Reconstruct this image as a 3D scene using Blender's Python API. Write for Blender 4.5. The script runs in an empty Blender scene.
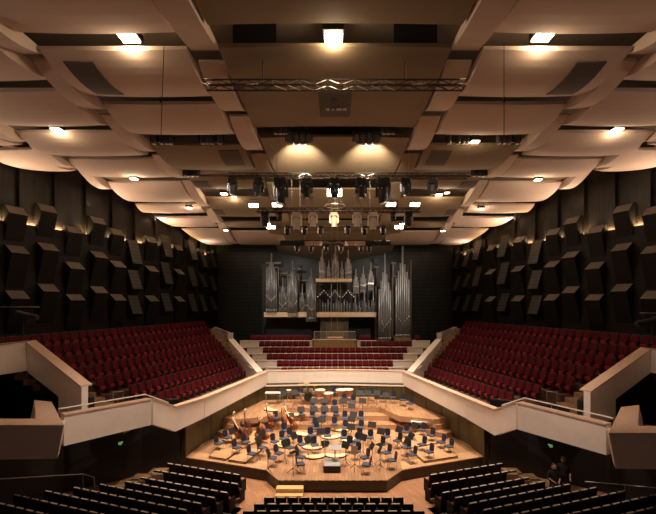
import bpy, math, random
from mathutils import Vector, Matrix
random.seed(7)
C = bpy.context.scene.collection
SC = bpy.context.scene
PI = math.pi
# ------------------------------------------------------------------ camera, world, exposure
EYE = 8.5; F = 420.0; CU = 335.0; CV = 300.0
cam = bpy.data.cameras.new('camera'); camo = bpy.data.objects.new('camera', cam); C.objects.link(camo)
camo.location = (0, 0, EYE); camo.rotation_euler = (PI/2, 0, 0)
cam.sensor_width = 36; cam.lens = 36*F/656; cam.shift_x = -(CU-328)/656; cam.shift_y = (CV-257)/656
cam.clip_start = .1; cam.clip_end = 200
SC.camera = camo
W = bpy.data.worlds.new('hall_air'); SC.world = W; W.use_nodes = True
W.node_tree.nodes['Background'].inputs[0].default_value = (1.0, .74, .58, 1)
W.node_tree.nodes['Background'].inputs[1].default_value = 0.022
SC.view_settings.view_transform = 'Standard'; SC.view_settings.look = 'None'
SC.view_settings.gamma = 1; SC.view_settings.use_curve_mapping = False
SC.view_settings.exposure = 0.55
SC.cycles.max_bounces = 6; SC.cycles.diffuse_bounces = 4; SC.cycles.glossy_bounces = 3
SC.cycles.sample_clamp_indirect = 4.0
WARM = (1, .70, .42); PEACH = (1, .66, .45)

def spot(name, loc, target, power, angle, blend=.6, col=WARM, size=.25):
    l = bpy.data.lights.new(name, 'SPOT'); l.energy = power; l.spot_size = math.radians(angle); l.spot_blend = blend
    l.color = col; l.shadow_soft_size = size
    o = bpy.data.objects.new(name, l); C.objects.link(o); o.location = loc
    o.rotation_euler = (Vector(target)-Vector(loc)).to_track_quat('-Z', 'Y').to_euler(); return o
def point(name, loc, power, col=WARM, size=.15):
    l = bpy.data.lights.new(name, 'POINT'); l.energy = power; l.color = col; l.shadow_soft_size = size
    o = bpy.data.objects.new(name, l); C.objects.link(o); o.location = loc; return o
def area(name, loc, target, power, sx, sy, col=WARM, spread=180):
    l = bpy.data.lights.new(name, 'AREA'); l.energy = power; l.color = col; l.shape = 'RECTANGLE'; l.size = sx; l.size_y = sy
    l.spread = math.radians(spread)
    o = bpy.data.objects.new(name, l); C.objects.link(o); o.location = loc
    o.rotation_euler = (Vector(target)-Vector(loc)).to_track_quat('-Z', 'Y').to_euler(); return o

# stage light from the trusses
for (x, y, z, tx, ty, p) in [(-6, 22.8, 14.9, -4.5, 25, 4300), (-3.5, 22.8, 14.9, -1.5, 22.5, 4300), (0, 22.8, 14.8, 0, 25.5, 4300), (3.5, 22.8, 14.9, 1.5, 22.5, 4300), (6, 22.8, 14.9, 4.5, 25, 4300),
                          (-4, 26.8, 13.7, -3.5, 29, 3200), (0, 26.8, 13.7, 0, 30.5, 3200), (4, 26.8, 13.7, 3.5, 29, 3200)]:
    spot('stage_spot', (x, y, z), (tx, ty, 0), p*1.12, 72, 1.0, (1, .79, .60), .3)
# house light, with added fills for parapets and ceiling
for s in (-1, 1):
    spot('gallery_fill', (s*4.2, 21, 16.0), (s*9.5, 28, 3), 420, 62, 1.0, PEACH, .3)
    spot('gallery_fill', (s*4.2, 13.8, 16.0), (s*12.5, 18, 4), 900, 46, 1.0, PEACH, .3)
    spot('gallery_fill', (s*2.5, 13.5, 16.0), (s*9.6, 18.6, 3.0), 2300, 36, 1.0, (1, .76, .6), .3)  # added spot with no fixture, brightens the cream parapets
    # added area lights without fixtures, above the wall ledge, to brighten the ceiling
    for (x, y, p) in [(18.95, 12, 130), (19.35, 18, 100), (19.05, 24, 100), (17.0, 29.4, 140), (14.95, 35.1, 110), (13.2, 40.6, 60)]:
        area('ceiling_fill', (s*x, y, 14.75), (s*(x-4.0), y-1.0, 17.6), p, .2, 4.5, (1, .68, .50))
spot('choir_spot', (0, 24.2, 14.9), (0, 36, 4), 900, 50, 1, WARM, .3)
for s in (-1, 1):
    spot('organ_spot', (s*5, 29, 12.3), (s*4.6, 39.5, 9), 1100, 60, 1, (1, .93, .84), .2)

# ------------------------------------------------------------------ helpers
def P(u, v, z):
    y = F*(z-EYE)/(CV-v); return ((u-CU)*y/F, y)
def Q(u, v, y):
    return ((u-CU)*y/F, y, EYE+(CV-v)*y/F)
MATS = {}
def mat(name, col, rough=.6, metal=0, spec=.5, emit=None, es=0, noise=0, scale=3, stretch=(1,1,1), bump=0):
    m = bpy.data.materials.new(name); m.use_nodes = True; nt = m.node_tree; b = nt.nodes['Principled BSDF']
    b.inputs['Roughness'].default_value = rough; b.inputs['Metallic'].default_value = metal
    b.inputs['Specular IOR Level'].default_value = spec
    b.inputs['Base Color'].default_value = (*col, 1)
    if noise:
        tc = nt.nodes.new('ShaderNodeTexCoord'); mp = nt.nodes.new('ShaderNodeMapping'); n = nt.nodes.new('ShaderNodeTexNoise')
        r = nt.nodes.new('ShaderNodeValToRGB'); mp.inputs['Scale'].default_value = stretch
        n.inputs['Scale'].default_value = scale; n.inputs['Detail'].default_value = 4
        nt.links.new(tc.outputs['Object'], mp.inputs[0]); nt.links.new(mp.outputs[0], n.inputs['Vector']); nt.links.new(n.outputs['Fac'], r.inputs[0])
        r.color_ramp.elements[0].position = .3; r.color_ramp.elements[1].position = .7
        r.color_ramp.elements[0].color = (*[c*(1-noise) for c in col], 1); r.color_ramp.elements[1].color = (*[min(1, c*(1+noise)) for c in col], 1)
        nt.links.new(r.outputs[0], b.inputs['Base Color'])
        if bump:
            bp = nt.nodes.new('ShaderNodeBump'); bp.inputs['Strength'].default_value = bump; bp.inputs['Distance'].default_value = .02
            nt.links.new(n.outputs['Fac'], bp.inputs['Height']); nt.links.new(bp.outputs[0], b.inputs['Normal'])
    if emit:
        b.inputs['Emission Color'].default_value = (*emit, 1); b.inputs['Emission Strength'].default_value = es
    MATS[name] = m; return m
def plank(name, c1, c2, cm, bw, bh, rot=0, rough=.4):
    m = mat(name, c1, rough); nt = m.node_tree; b = nt.nodes['Principled BSDF']
    tc = nt.nodes.new('ShaderNodeTexCoord'); mp = nt.nodes.new('ShaderNodeMapping'); br = nt.nodes.new('ShaderNodeTexBrick')
    mp.inputs['Rotation'].default_value = (0, 0, rot)
    br.inputs['Color1'].default_value = (*c1, 1); br.inputs['Color2'].default_value = (*c2, 1); br.inputs['Mortar'].default_value = (*cm, 1)
    br.inputs['Scale'].default_value = 1; br.inputs['Brick Width'].default_value = bw; br.inputs['Row Height'].default_value = bh
    br.inputs['Mortar Size'].default_value = .006; br.inputs['Bias'].default_value = 0
    n = nt.nodes.new('ShaderNodeTexNoise'); n.inputs['Scale'].default_value = 1.3; mx = nt.nodes.new('ShaderNodeMixRGB'); mx.blend_type = 'MULTIPLY'
    mx.inputs[0].default_value = .45
    nt.links.new(tc.outputs['Object'], mp.inputs[0]); nt.links.new(mp.outputs[0], br.inputs['Vector']); nt.links.new(tc.outputs['Object'], n.inputs['Vector'])
    nt.links.new(br.outputs['Color'], mx.inputs[1]); nt.links.new(n.outputs['Fac'], mx.inputs[2]); nt.links.new(mx.outputs[0], b.inputs['Base Color'])
    return m
def lines(name, col, col2, axis, freq, width, rough=.45):
    """A surface of boards with thin dark joints along one axis."""
    m = mat(name, col, rough); nt = m.node_tree; b = nt.nodes['Principled BSDF']
    tc = nt.nodes.new('ShaderNodeTexCoord'); w = nt.nodes.new('ShaderNodeTexWave'); w.bands_direction = axis
    w.inputs['Scale'].default_value = freq; w.inputs['Distortion'].default_value = 0
    r = nt.nodes.new('ShaderNodeValToRGB'); r.color_ramp.elements[0].position = width*.5; r.color_ramp.elements[1].position = width
    r.color_ramp.elements[0].color = (*col2, 1); r.color_ramp.elements[1].color = (*col, 1)
    n = nt.nodes.new('ShaderNodeTexNoise'); n.inputs['Scale'].default_value = 1.2
    mp = nt.nodes.new('ShaderNodeMapping'); mp.inputs['Scale'].default_value = (4, 4, .4)
    mx = nt.nodes.new('ShaderNodeMixRGB'); mx.blend_type = 'MULTIPLY'; mx.inputs[0].default_value = .6
    nt.links.new(tc.outputs['Object'], mp.inputs[0]); nt.links.new(mp.outputs[0], n.inputs['Vector'])
    nt.links.new(tc.outputs['Object'], w.inputs['Vector']); nt.links.new(w.outputs['Fac'], r.inputs[0])
    nt.links.new(r.outputs[0], mx.inputs[1]); nt.links.new(n.outputs['Fac'], mx.inputs[2]); nt.links.new(mx.outputs[0], b.inputs['Base Color'])
    return m
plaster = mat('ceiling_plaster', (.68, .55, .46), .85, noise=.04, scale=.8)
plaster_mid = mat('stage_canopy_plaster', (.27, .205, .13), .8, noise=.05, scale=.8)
gapdark = mat('ceiling_void', (.22, .17, .13), .9)
hatchm = mat('grey_grille', (.11, .092, .075), .8, noise=.15, scale=20)
cream = mat('parapet_cream', (.90, .81, .74), .6, noise=.03, scale=2)
capm = mat('cap_wood', (.70, .50, .38), .45, noise=.08, scale=4, stretch=(1, 1, 5))
wallm = lines('dark_wall_veneer', (.016, .015, .012), (.006, .005, .004), 'Z', .55, .06, .55)
wall_up = mat('upper_wall_veneer', (.016, .0135, .011), .36, noise=.35, scale=2.2, stretch=(3, 3, .25))
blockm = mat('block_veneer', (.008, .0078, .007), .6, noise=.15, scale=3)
blocktop = mat('block_slope_lit', (.15, .13, .11), .5, noise=.12, scale=3)  # slope paler than the body: lamp light from above put into the colour
blockgrid = lines('block_slats_lit', (.075, .07, .06), (.02, .018, .014), 'Z', 1.1, .16, .5)  # slat joints; light on the upturned face painted as a paler tone
rearm = lines('rear_wall_veneer', (.034, .037, .032), (.010, .010, .009), 'Z', .8, .08, .3)
stagewall = lines('stage_wall_veneer', (.115, .09, .034), (.06, .045, .018), 'X', .5, .08, .45)
stagefl = plank('stage_boards', (.66, .375, .21), (.47, .255, .14), (.20, .11, .06), .9, .16, PI/2, .38)
apronm = plank('apron_boards', (.78, .48, .26), (.72, .43, .23), (.4, .22, .1), 2.2, .4, .3, .4)
riserm = mat('riser_wood', (.45, .26, .15), .5, noise=.15, scale=4)
parquet = plank('hall_parquet', (.70, .36, .20), (.55, .27, .14), (.28, .14, .08), .7, .12, 1.2, .35)
fascia = mat('stage_front_black', (.035, .026, .016), .4, noise=.2, scale=3)
darkfl = mat('stalls_floor_dark', (.035, .022, .015), .7, noise=.2, scale=3)
tierm = mat('gallery_step_floor', (.10, .045, .035), .7, noise=.2, scale=4)
stairm = plank('stair_wood', (.42, .27, .14), (.34, .21, .11), (.1, .06, .03), .6, .1, 0, .5)
black = mat('black_paint', (.012, .012, .013), .5)
blackseat = mat('black_upholstery', (.022, .016, .014), .75, noise=.2, scale=12)
palecream = mat('pale_cream', (.60, .52, .44), .4, noise=.05, scale=9)
red = mat('red_velvet', (.125, .004, .012), .7, noise=.15, scale=14)
redsheen = mat('red_velvet_sheen', (.38, .011, .036), .65, noise=.1, scale=14)  # same velvet as the backs, stage-light sheen painted as brighter red
framem = mat('seat_frame_brown', (.062, .024, .022), .5, noise=.1, scale=8)
navy = mat('navy_fabric', (.055, .062, .105), .65, noise=.15, scale=15)
navyback = mat('navy_back', (.018, .021, .045), .5)
chrome = mat('chrome', (.45, .43, .42), .3, 1)
steel = mat('aluminium', (.52, .50, .48), .35, .9)
pipem = mat('organ_pipe_tin', (.30, .31, .32), .35, .45, noise=.12, scale=6, stretch=(3, 3, .3))
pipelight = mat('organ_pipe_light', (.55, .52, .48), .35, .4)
mouthm = mat('polished_mouth', (.85, .80, .74), .25, .8)
casem = mat('organ_case_wood', (.13, .095, .05), .5, noise=.2, scale=4)
shelfm = mat('organ_shelf_wood', (.80, .58, .36), .5, noise=.08, scale=5)
oak = lines('console_oak_slats', (.38, .25, .115), (.14, .09, .04), 'X', 2.2, .12, .5)
glass = mat('clear_glass', (.9, .95, .95), .05); glass.node_tree.nodes['Principled BSDF'].inputs['Alpha'].default_value = .04
varnish = mat('orange_varnish', (.30, .085, .03), .25, noise=.2, scale=5)
varnish2 = mat('brown_varnish', (.12, .045, .02), .25, noise=.2, scale=5)
ebony = mat('ebony', (.015, .012, .01), .35)
maple = mat('pale_maple', (.80, .60, .40), .4)
endpin = mat('pale_plywood', (.90, .68, .38), .5, noise=.06, scale=6)
copper = mat('copper', (.50, .25, .14), .35, .6)
skinhead = mat('drum_skin', (.85, .74, .58), .6)
grey = mat('grey_carpet', (.36, .35, .35), .8, noise=.06, scale=30)
whitep = mat('white_paper', (.85, .82, .78), .7)
brass = mat('brass_strip', (.75, .55, .18), .35, .5)
yellowstep = mat('pale_wood_step', (.75, .50, .22), .5, noise=.08, scale=6)
lampglow = mat('lamp_glow', (1, .9, .75), .5, emit=(1, .80, .55), es=11)
floodglow = mat('flood_glow', (1, .9, .75), .5, emit=(1, .84, .62), es=9)
ledglow = mat('bulb_glow', (1, .9, .8), .5, emit=(1, .86, .68), es=5)
greenglow = mat('green_sign_glow', (.3, .7, .3), .5, emit=(.35, .8, .3), es=.18)
skin = mat('skin', (.55, .32, .23), .6)
clothd = mat('dark_cloth', (.012, .011, .012), .8)
hairm = mat('brown_hair', (.04, .025, .015), .6)

for k_ in ('dark_wall_veneer', 'upper_wall_veneer', 'block_veneer', 'rear_wall_veneer', 'black_upholstery', 'red_velvet'):
    MATS[k_].node_tree.nodes['Principled BSDF'].inputs['Specular IOR Level'].default_value = .22
class MB:
    def __init__(s): s.v = []; s.f = []; s.m = []; s.mi = 0; s.sm = []; s.smooth = False
    def add(s, vs, fs):
        b = len(s.v); s.v += [tuple(p) for p in vs]
        for f in fs: s.f.append([b+i for i in f]); s.m.append(s.mi); s.sm.append(s.smooth)
        return s
    def box(s, c, d, M=None):
        x, y, z = c; a, b, e = d[0]/2, d[1]/2, d[2]/2
        vs = [Vector((x+i*a, y+j*b, z+k*e)) for k in (-1, 1) for j in (-1, 1) for i in (-1, 1)]
        if M: vs = [M @ p for p in vs]
        return s.hexa(vs[0], vs[1], vs[3], vs[2], vs[4], vs[5], vs[7], vs[6])
    def hexa(s, *p):   # bottom ring 4, top ring 4
        return s.add(p, [(3, 2, 1, 0), (4, 5, 6, 7), (0, 1, 5, 4), (1, 2, 6, 5), (2, 3, 7, 6), (3, 0, 4, 7)])
    def bevbox(s, c, d, r, M=None):
        """box whose outline in x-z is rounded"""
        a, e = d[0]/2, d[2]/2; pts = []
        for (cx, cz, a0) in ((a-r, e-r, 0), (-a+r, e-r, 90), (-a+r, -e+r, 180), (a-r, -e+r, 270)):
            for k in range(3):
                t = math.radians(a0+45*k); pts.append((cx+r*math.cos(t), cz+r*math.sin(t)))
        n = len(pts); vs = [Vector((c[0]+p[0], c[1]+sgn*d[1]/2, c[2]+p[1])) for sgn in (-1, 1) for p in pts]
        if M: vs = [M @ p for p in vs]
        return s.add(vs, [tuple(range(n)), tuple(range(2*n-1, n-1, -1))]+[(i, i+n, (i+1) % n+n, (i+1) % n) for i in range(n)])
    def prism(s, poly, z0, z1):
        n = len(poly)
        za = (lambda i: z0[i]) if isinstance(z0, (list, tuple)) else (lambda i: z0)
        zb = (lambda i: z1[i]) if isinstance(z1, (list, tuple)) else (lambda i: z1)
        A = sum(poly[i][0]*poly[(i+1) % n][1]-poly[(i+1) % n][0]*poly[i][1] for i in range(n))
        idx = list(range(n)) if A > 0 else list(range(n))[::-1]
        vs = [(poly[i][0], poly[i][1], za(i)) for i in idx]+[(poly[i][0], poly[i][1], zb(i)) for i in idx]
        return s.add(vs, [tuple(range(n-1, -1, -1)), tuple(range(n, 2*n))]+[(i, (i+1) % n, (i+1) % n+n, i+n) for i in range(n)])
    def tube(s, p, q, r, n=6, r2=None):
        p = Vector(p); q = Vector(q); d = q-p
        if d.length < 1e-6: return s
        r2 = r if r2 is None else r2
        a = d.orthogonal().normalized(); b = d.normalized().cross(a)
        vs = [p+(a*math.cos(2*PI*k/n)+b*math.sin(2*PI*k/n))*r for k in range(n)]+[q+(a*math.cos(2*PI*k/n)+b*math.sin(2*PI*k/n))*r2 for k in range(n)]
        return s.add(vs, [tuple(range(n-1, -1, -1)), tuple(range(n, 2*n))]+[(k, (k+1) % n, (k+1) % n+n, k+n) for k in range(n)])
    def path(s, pts, r, n=6):
        for a, b in zip(pts, pts[1:]): s.tube(a, b, r, n)
        return s
    def lathe(s, prof, c=(0, 0, 0), n=12, M=None):
        vs = []
        for (r, z) in prof:
            for k in range(n):
                p = Vector((c[0]+r*math.cos(2*PI*k/n), c[1]+r*math.sin(2*PI*k/n), c[2]+z)); vs.append(M @ p if M else p)
        fs = []
        for j in range(len(prof)-1):
            for k in range(n): fs.append((j*n+k, j*n+(k+1) % n, (j+1)*n+(k+1) % n, (j+1)*n+k))
        fs.append(tuple(range(n-1, -1, -1))); fs.append(tuple((len(prof)-1)*n+k for k in range(n)))
        return s.add(vs, fs)
    def slab(s, poly, a, b, M=None):
        """2D outline (x,z) given thickness from y=a to y=b"""
        n = len(poly); vs = [Vector((x, a, z)) for x, z in poly]+[Vector((x, b, z)) for x, z in poly]
        if M: vs = [M @ p for p in vs]
        return s.add(vs, [tuple(range(n)), tuple(range(2*n-1, n-1, -1))]+[(i, i+n, (i+1) % n+n, (i+1) % n) for i in range(n)])
    def build(s, name, mats, parent=None):
        me = bpy.data.meshes.new(name); me.from_pydata([tuple(p) for p in s.v], [], s.f)
        if not isinstance(mats, (list, tuple)): mats = [mats]
        for m in mats: me.materials.append(m)
        for p, i, k in zip(me.polygons, s.m, s.sm): p.material_index = i; p.use_smooth = k
        me.update(); o = bpy.data.objects.new(name, me); C.objects.link(o)
        if parent: o.parent = parent
        return o
def tag(o, label, cat, group=None):
    o['label'] = label; o['category'] = cat
    if group: o['group'] = group
    return o
def thing(name, label, cat, loc=(0, 0, 0), rz=0, group=None):
    o = bpy.data.objects.new(name, None); C.objects.link(o); o.location = loc; o.rotation_euler = (0, 0, rz); o.empty_display_size = .1
    return tag(o, label, cat, group)
def struct(name, mb, m):
    o = mb.build(name, m); o['kind'] = 'structure'; return o
def dup(root, loc=None, rot=None, label=None, group=None, scale=None):
    r = root.copy(); C.objects.link(r)
    if loc is not None: r.location = loc
    if rot is not None: r.rotation_euler = rot if isinstance(rot, (tuple, list)) else (0, 0, rot)
    if scale is not None: r.scale = (scale,)*3
    if label: r['label'] = label
    if group: r['group'] = group
    for ch in list(root.children):
        c = ch.copy(); C.objects.link(c); c.parent = r
        for g in list(ch.children):
            d = g.copy(); C.objects.link(d); d.parent = c
    return r
class Kind:
    """first call places the prototype, later calls place copies"""
    def __init__(s, make): s.make = make; s.proto = None
    def __call__(s, loc, rot, label, group=None, scale=None):
        if s.proto is None:
            o = s.make(); s.proto = o
            o.location = loc; o.rotation_euler = rot if isinstance(rot, (tuple, list)) else (0, 0, rot)
            if scale: o.scale = (scale,)*3
            o['label'] = label
            if group: o['group'] = group
            return o
        if scale is None: scale = 1
        o = dup(s.proto, loc, rot, label, group, scale)
        return o
ORD = ['zeroth', 'first', 'second', 'third', 'fourth', 'fifth', 'sixth', 'seventh', 'eighth', 'ninth', 'tenth', 'eleventh', 'twelfth', 'thirteenth', 'fourteenth', 'fifteenth',
       'sixteenth', 'seventeenth', 'eighteenth', 'nineteenth', 'twentieth', 'twenty-first', 'twenty-second', 'twenty-third', 'twenty-fourth', 'twenty-fifth', 'twenty-sixth',
       'twenty-seventh', 'twenty-eighth', 'twenty-ninth', 'thirtieth', 'thirty-first', 'thirty-second']
SIDE = {-1: 'left', 1: 'right'}
def interp(pts, t):
    if t <= pts[0][0]: return pts[0][1]
    for (a, p), (b, q) in zip(pts, pts[1:]):
        if t <= b: return p+(q-p)*(t-a)/(b-a)
    return pts[-1][1]
def wallx(y): return interp([(6, 18.2), (15, 19.5), (24, 19.2), (27, 18.1), (30, 16.9), (35.5, 14.9), (40, 13.4), (44.5, 12.55)], y)
def ceilz(y): return interp([(27, 16.5), (30, 16.15), (35, 15.3), (38, 14.8), (43, 14.05), (60, 13.5)], y)

# ------------------------------------------------------------------ STRUCTURE
# floor of the hall under the stage and the front stalls
m = MB(); m.prism([(-21, 4), (21, 4), (21, 46), (-21, 46)], -1.0, -.55); struct('floor', m, parquet)
m = MB(); m.prism([(-21, 6), (21, 6), (21, 47), (-21, 47)], 17.45, 18.3); struct('ceiling', m, gapdark)
# side walls: lower part standing forward of a ledge, upper part set back
LEDGE = 13.0
ys = [6, 10, 15, 20, 24, 27, 30, 33, 35.5, 38, 40, 42.5, 44.9]
for s in (-1, 1):
    m = MB()
    for a, b in zip(ys, ys[1:]):
        xa, xb = wallx(a), wallx(b)
        m.prism([(s*xa, a), (s*(xa+.8), a), (s*(xb+.8), b), (s*xb, b)], -.55, LEDGE)
    struct('wall_'+SIDE[s], m, wallm)
    m = MB()
    for a, b in zip(ys, ys[1:]):
        xa, xb = wallx(a)+.42, wallx(b)+.42
        m.prism([(s*xa, a), (s*(xa+.38), a), (s*(xb+.38), b), (s*xb, b)], LEDGE, 17.9)
    struct('wall_'+SIDE[s]+'_upper', m, wall_up)
m = MB(); m.prism([(-14, 45), (14, 45), (14, 45.5), (-14, 45.5)], -.55, 17.9); struct('wall_rear', m, rearm)
# vertical facing panels on the upper wall
def wall_frame(s, y):
    x = wallx(y); d = Vector((s*(wallx(y+.4)-wallx(y-.4)), .8, 0)).normalized()
    n = Vector((-s*d.y, s*d.x, 0)); n = -n if n.x*s > 0 else n
    return Vector((s*x, y, 0)), d, n
k = 0; y = 19.0
while y < 44.2:
    w = 1.25 if k % 2 == 0 else .85
    for s in (-1, 1):
        o, d, n = wall_frame(s, y+w*.5)
        if k % 2 == 0:
            a = o-d*w*.5-n*.42; b = o+d*w*.5-n*.42; t = .26
            mm = MB(); mm.hexa(*[Vector((p.x, p.y, z)) for z in (LEDGE+.02, 17.7) for p in (a-n*.05, b-n*.05, b+n*t, a+n*t)])
            tag(mm.build('wall_facing_panel', wall_up), 'dark veneer panel of the %s upper wall, %s of its row from the hall end' % (SIDE[s], ORD[k//2+1]), 'wall panel', 'upper wall facing panels')
    y += w*.97; k += 1
# relief blocks: measured column by column along the wall
def y_of_u(u):
    r = (CU-u)/F; lo, hi = 19, 44.9
    for _ in range(40):
        mid = (lo+hi)/2
        if wallx(mid)/mid > r: lo = mid
        else: hi = mid
    return lo
A_COLS = [(14, [211, 250, 295]), (45, [209, 247.5, 288]), (72, [230, 266, 297]), (96, [221, 255, 290]), (115, [232.5, 264.5, 297.5]), (149, [240, 269, 298.5]), (176.5, [248, 272, 299])]
B_COLS = [(132, [(240, 264), (270, 289), (295, 314)]), (164, [(235, 257), (262, 284), (293.5, 311)]), (190, [(240, 260), (267, 286), (294, 311)]), (200.5, [(249, 267), (274, 287), (295, 311)]), (210.5, [(252, 268), (276, 291), (296, 310)])]
ROWN = ['on the ledge', 'in the middle row', 'in the bottom row']
for s in (-1, 1):
    for ci, (u, vs) in enumerate(A_COLS):
        y = y_of_u(u); o, d, n = wall_frame(s, y); w = .52 if u < 160 else .44
        for ri, v in enumerate(vs):
            z = EYE+(CV-v)*y/F
            hgt, dep, low = .48, .62, 2.0
            if ri == 0: low = 1.5; dep = .42
            if z-low < 6.6: low = z-6.6
            zt = z-.22
            P0 = [o-d*w-n*.3, o+d*w-n*.3]
            prof = [(-.3, zt+hgt+.12), (0.04, zt+hgt), (dep, zt), (.04, zt-low), (-.3, zt-low)]
            mm = MB(); pts = [o+sg*d*w+n*a for sg in (-1, 1) for a, b in prof]
            vsx = [Vector((p.x, p.y, prof[i % 5][1])) for i, p in enumerate(pts)]
            mm.add(vsx, [(0, 1, 2, 3, 4), (9, 8, 7, 6, 5), (0, 4, 9, 5)]+[(3, 2, 7, 8), (4, 3, 8, 9), (1, 0, 5, 6)])
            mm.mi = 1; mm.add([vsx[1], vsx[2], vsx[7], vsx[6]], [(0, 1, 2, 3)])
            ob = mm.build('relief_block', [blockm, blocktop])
            tag(ob, 'dark wedge block with sloping top %s, %s wedge column of %s wall' % (ROWN[ri], ORD[ci+1], SIDE[s]), 'wall block', 'relief blocks of the side walls')
    for ci, (u, vs) in enumerate(B_COLS):
        y = y_of_u(u); o, d, n = wall_frame(s, y); w = .48 if u < 180 else .42
        for ri, (va, vb) in enumerate(vs):
            z1 = EYE+(CV-va)*y/F; z0 = EYE+(CV-vb)*y/F
            prof = [(-.3, z1), (.05, z1), (.6, z0), (.0, z0-.45), (-.3, z0-.45)]
            mm = MB(); pts = [o+sg*d*w+n*a for sg in (-1, 1) for a, b in prof]
            vsx = [Vector((p.x, p.y, prof[i % 5][1])) for i, p in enumerate(pts)]
            mm.add(vsx, [(0, 1, 2, 3, 4), (9, 8, 7, 6, 5), (0, 4, 9, 5)]+[(3, 2, 7, 8), (4, 3, 8, 9), (1, 0, 5, 6)])
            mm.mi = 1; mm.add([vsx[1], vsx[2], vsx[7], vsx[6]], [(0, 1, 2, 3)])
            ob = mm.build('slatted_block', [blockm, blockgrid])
            tag(ob, 'long slatted block leaning out %s, %s slatted column of %s wall' % (ROWN[ri], ORD[ci+1], SIDE[s]), 'wall block', 'slatted relief blocks of the side walls')
    # lamps lying in the ledge recess, shining up the wall
    us = [2, 31, 37, 60, 85, 108, 122, 127, 141, 157, 171, 181, 196, 206, 213]
    for i, u in enumerate(us):
        y = y_of_u(max(u, 2)); o, d, n = wall_frame(s, y)
        p = o-n*.10; loc = (p.x, p.y, LEDGE+.10)
        area('cove_light', loc, (p.x-n.x*.30, p.y-n.y*.30, LEDGE+1.2), 30, .5, .12, (1, .62, .30), 150)
# gallery ends at the rear wall: dark balconette rails high up beside the organ
# ------------------------------------------------------------------ CEILING
PS = {}
def panel(name, x0, x1, ya, yb, sag, xs, label, group, mt, dz=0, clip=True, cat='ceiling panel', zf=None, thick=.75):
    nx, ny = 6, 10; m = MB(); m.smooth = False; rows = []
    s = 1 if x0+x1 >= 0 else -1
    a0, a1 = sorted((abs(x0), abs(x1))) if x0*x1 >= 0 and not (x0 < 0 < x1) else (x0, x1)
    central = x0 < 0 < x1
    dz = dz-sag*.95
    bot = []; top = []
    for j in range(ny+1):
        t = j/ny; y = ya+(yb-ya)*t; r = []
        lim = wallx(y)-.25
        xa, xb = (x0, x1) if central else (a0, min(a1, lim) if clip else a1)
        if not central and xb < xa+.02: xb = xa+.02
        for i in range(nx+1):
            q = i/nx; x = xa+(xb-xa)*q
            zz = ceilz(y) if zf is None else zf(x, y)
            z = zz+dz+sag*(2*t-1)**2+xs*(2*q-1)**2
            r.append((x*(1 if central else s), y, z))
        bot.append(r)
    vs = [p for r in bot for p in r]+[(p[0], p[1], ceilz(p[1])+dz+sag+max(xs, 0)+.10) for r in bot for p in r]
    N = (nx+1)*(ny+1); idx = lambda j, i, k=0: k*N+j*(nx+1)+i; fs = []
    for j in range(ny):
        for i in range(nx):
            fs.append((idx(j, i), idx(j+1, i), idx(j+1, i+1), idx(j, i+1))); fs.append((idx(j, i, 1), idx(j, i+1, 1), idx(j+1, i+1, 1), idx(j+1, i, 1)))
    for i in range(nx):
        fs.append((idx(0, i), idx(0, i+1), idx(0, i+1, 1), idx(0, i, 1))); fs.append((idx(ny, i+1), idx(ny, i), idx(ny, i, 1), idx(ny, i+1, 1)))
    for j in range(ny):
        fs.append((idx(j+1, 0), idx(j, 0), idx(j, 0, 1), idx(j+1, 0, 1))); fs.append((idx(j, nx), idx(j+1, nx), idx(j+1, nx, 1), idx(j, nx, 1)))
    if not central and s < 0: fs = [f[::-1] for f in fs]
    m.add(vs, fs); o = m.build(name, mt); tag(o, label, cat, group)
    PS[o.name] = (central, a0, a1, ya, yb, sag, xs, dz, s); return o
def hatch(parent, x0, x1, ya, yb, z=0):
    central, a0, a1, pa, pb, sag, xs, dz, sg = PS[parent.name]
    if central: a0, a1 = -3.68, 3.68
    m = MB(); n = 6; vs = []
    for k in (0, 1):
        for j in range(n+1):
            for i in range(n+1):
                y = ya+(yb-ya)*j/n; x = x0+(x1-x0)*i/n; t = (y-pa)/(pb-pa); q = ((x if central else abs(x))-a0)/(a1-a0)
                vs.append((x, y, ceilz(y)+dz+sag*(2*t-1)**2+xs*(2*q-1)**2-.035+.05*k))
    N = (n+1)**2; fs = []
    for j in range(n):
        for i in range(n): a = j*(n+1)+i; fs += [(a, a+n+1, a+n+2, a+1), (a+N, a+1+N, a+n+2+N, a+n+1+N)]
    for i in range(n):
        for a, b in ((i, i+1), (n*(n+1)+i+1, n*(n+1)+i), ((i+1)*(n+1), i*(n+1)), (i*(n+1)+n, (i+1)*(n+1)+n)): fs.append((a, b, b+N, a+N))
    m.add(vs, fs); return m.build('grille', hatchm, parent)
CENT = [(7.5, 12.15), (13.25, 19.35), (20.6, 27.6), (29.3, 35.0), (35.7, 38.2)]
for i, (a, b) in enumerate(CENT):
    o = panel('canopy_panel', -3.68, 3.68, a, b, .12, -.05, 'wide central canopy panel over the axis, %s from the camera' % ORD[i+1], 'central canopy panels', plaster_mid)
    if i == 1:
        g = hatch(o, -.64, .64, 15.9, 18.1)
        m = MB(); m.box((-.05, 16.5, 16.30), (.22, .2, .1)); m.build('sensor_box', black, g)
        m = MB(); [m.box((x, 17.2, 16.31), (w, .12, .05)) for x, w in ((-.30, .14), (-.08, .12), (.17, .22), (.4, .14))]; m.build('projector_slot', palecream, g)
BAY2 = [(7, 12.65), (13.5, 16.6), (17.25, 20.4), (21.8, 25.9), (27.2, 29.3), (31.0, 34.7), (36.0, 37.3), (38.5, 42.8)]
BAY3 = [(7, 10.9), (11.5, 15.4), (16.2, 19.4), (20.2, 23.4), (24.0, 27.4), (28.3, 31.7), (32.3, 33.9), (34.9, 37.2), (37.9, 42.8)]
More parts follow.
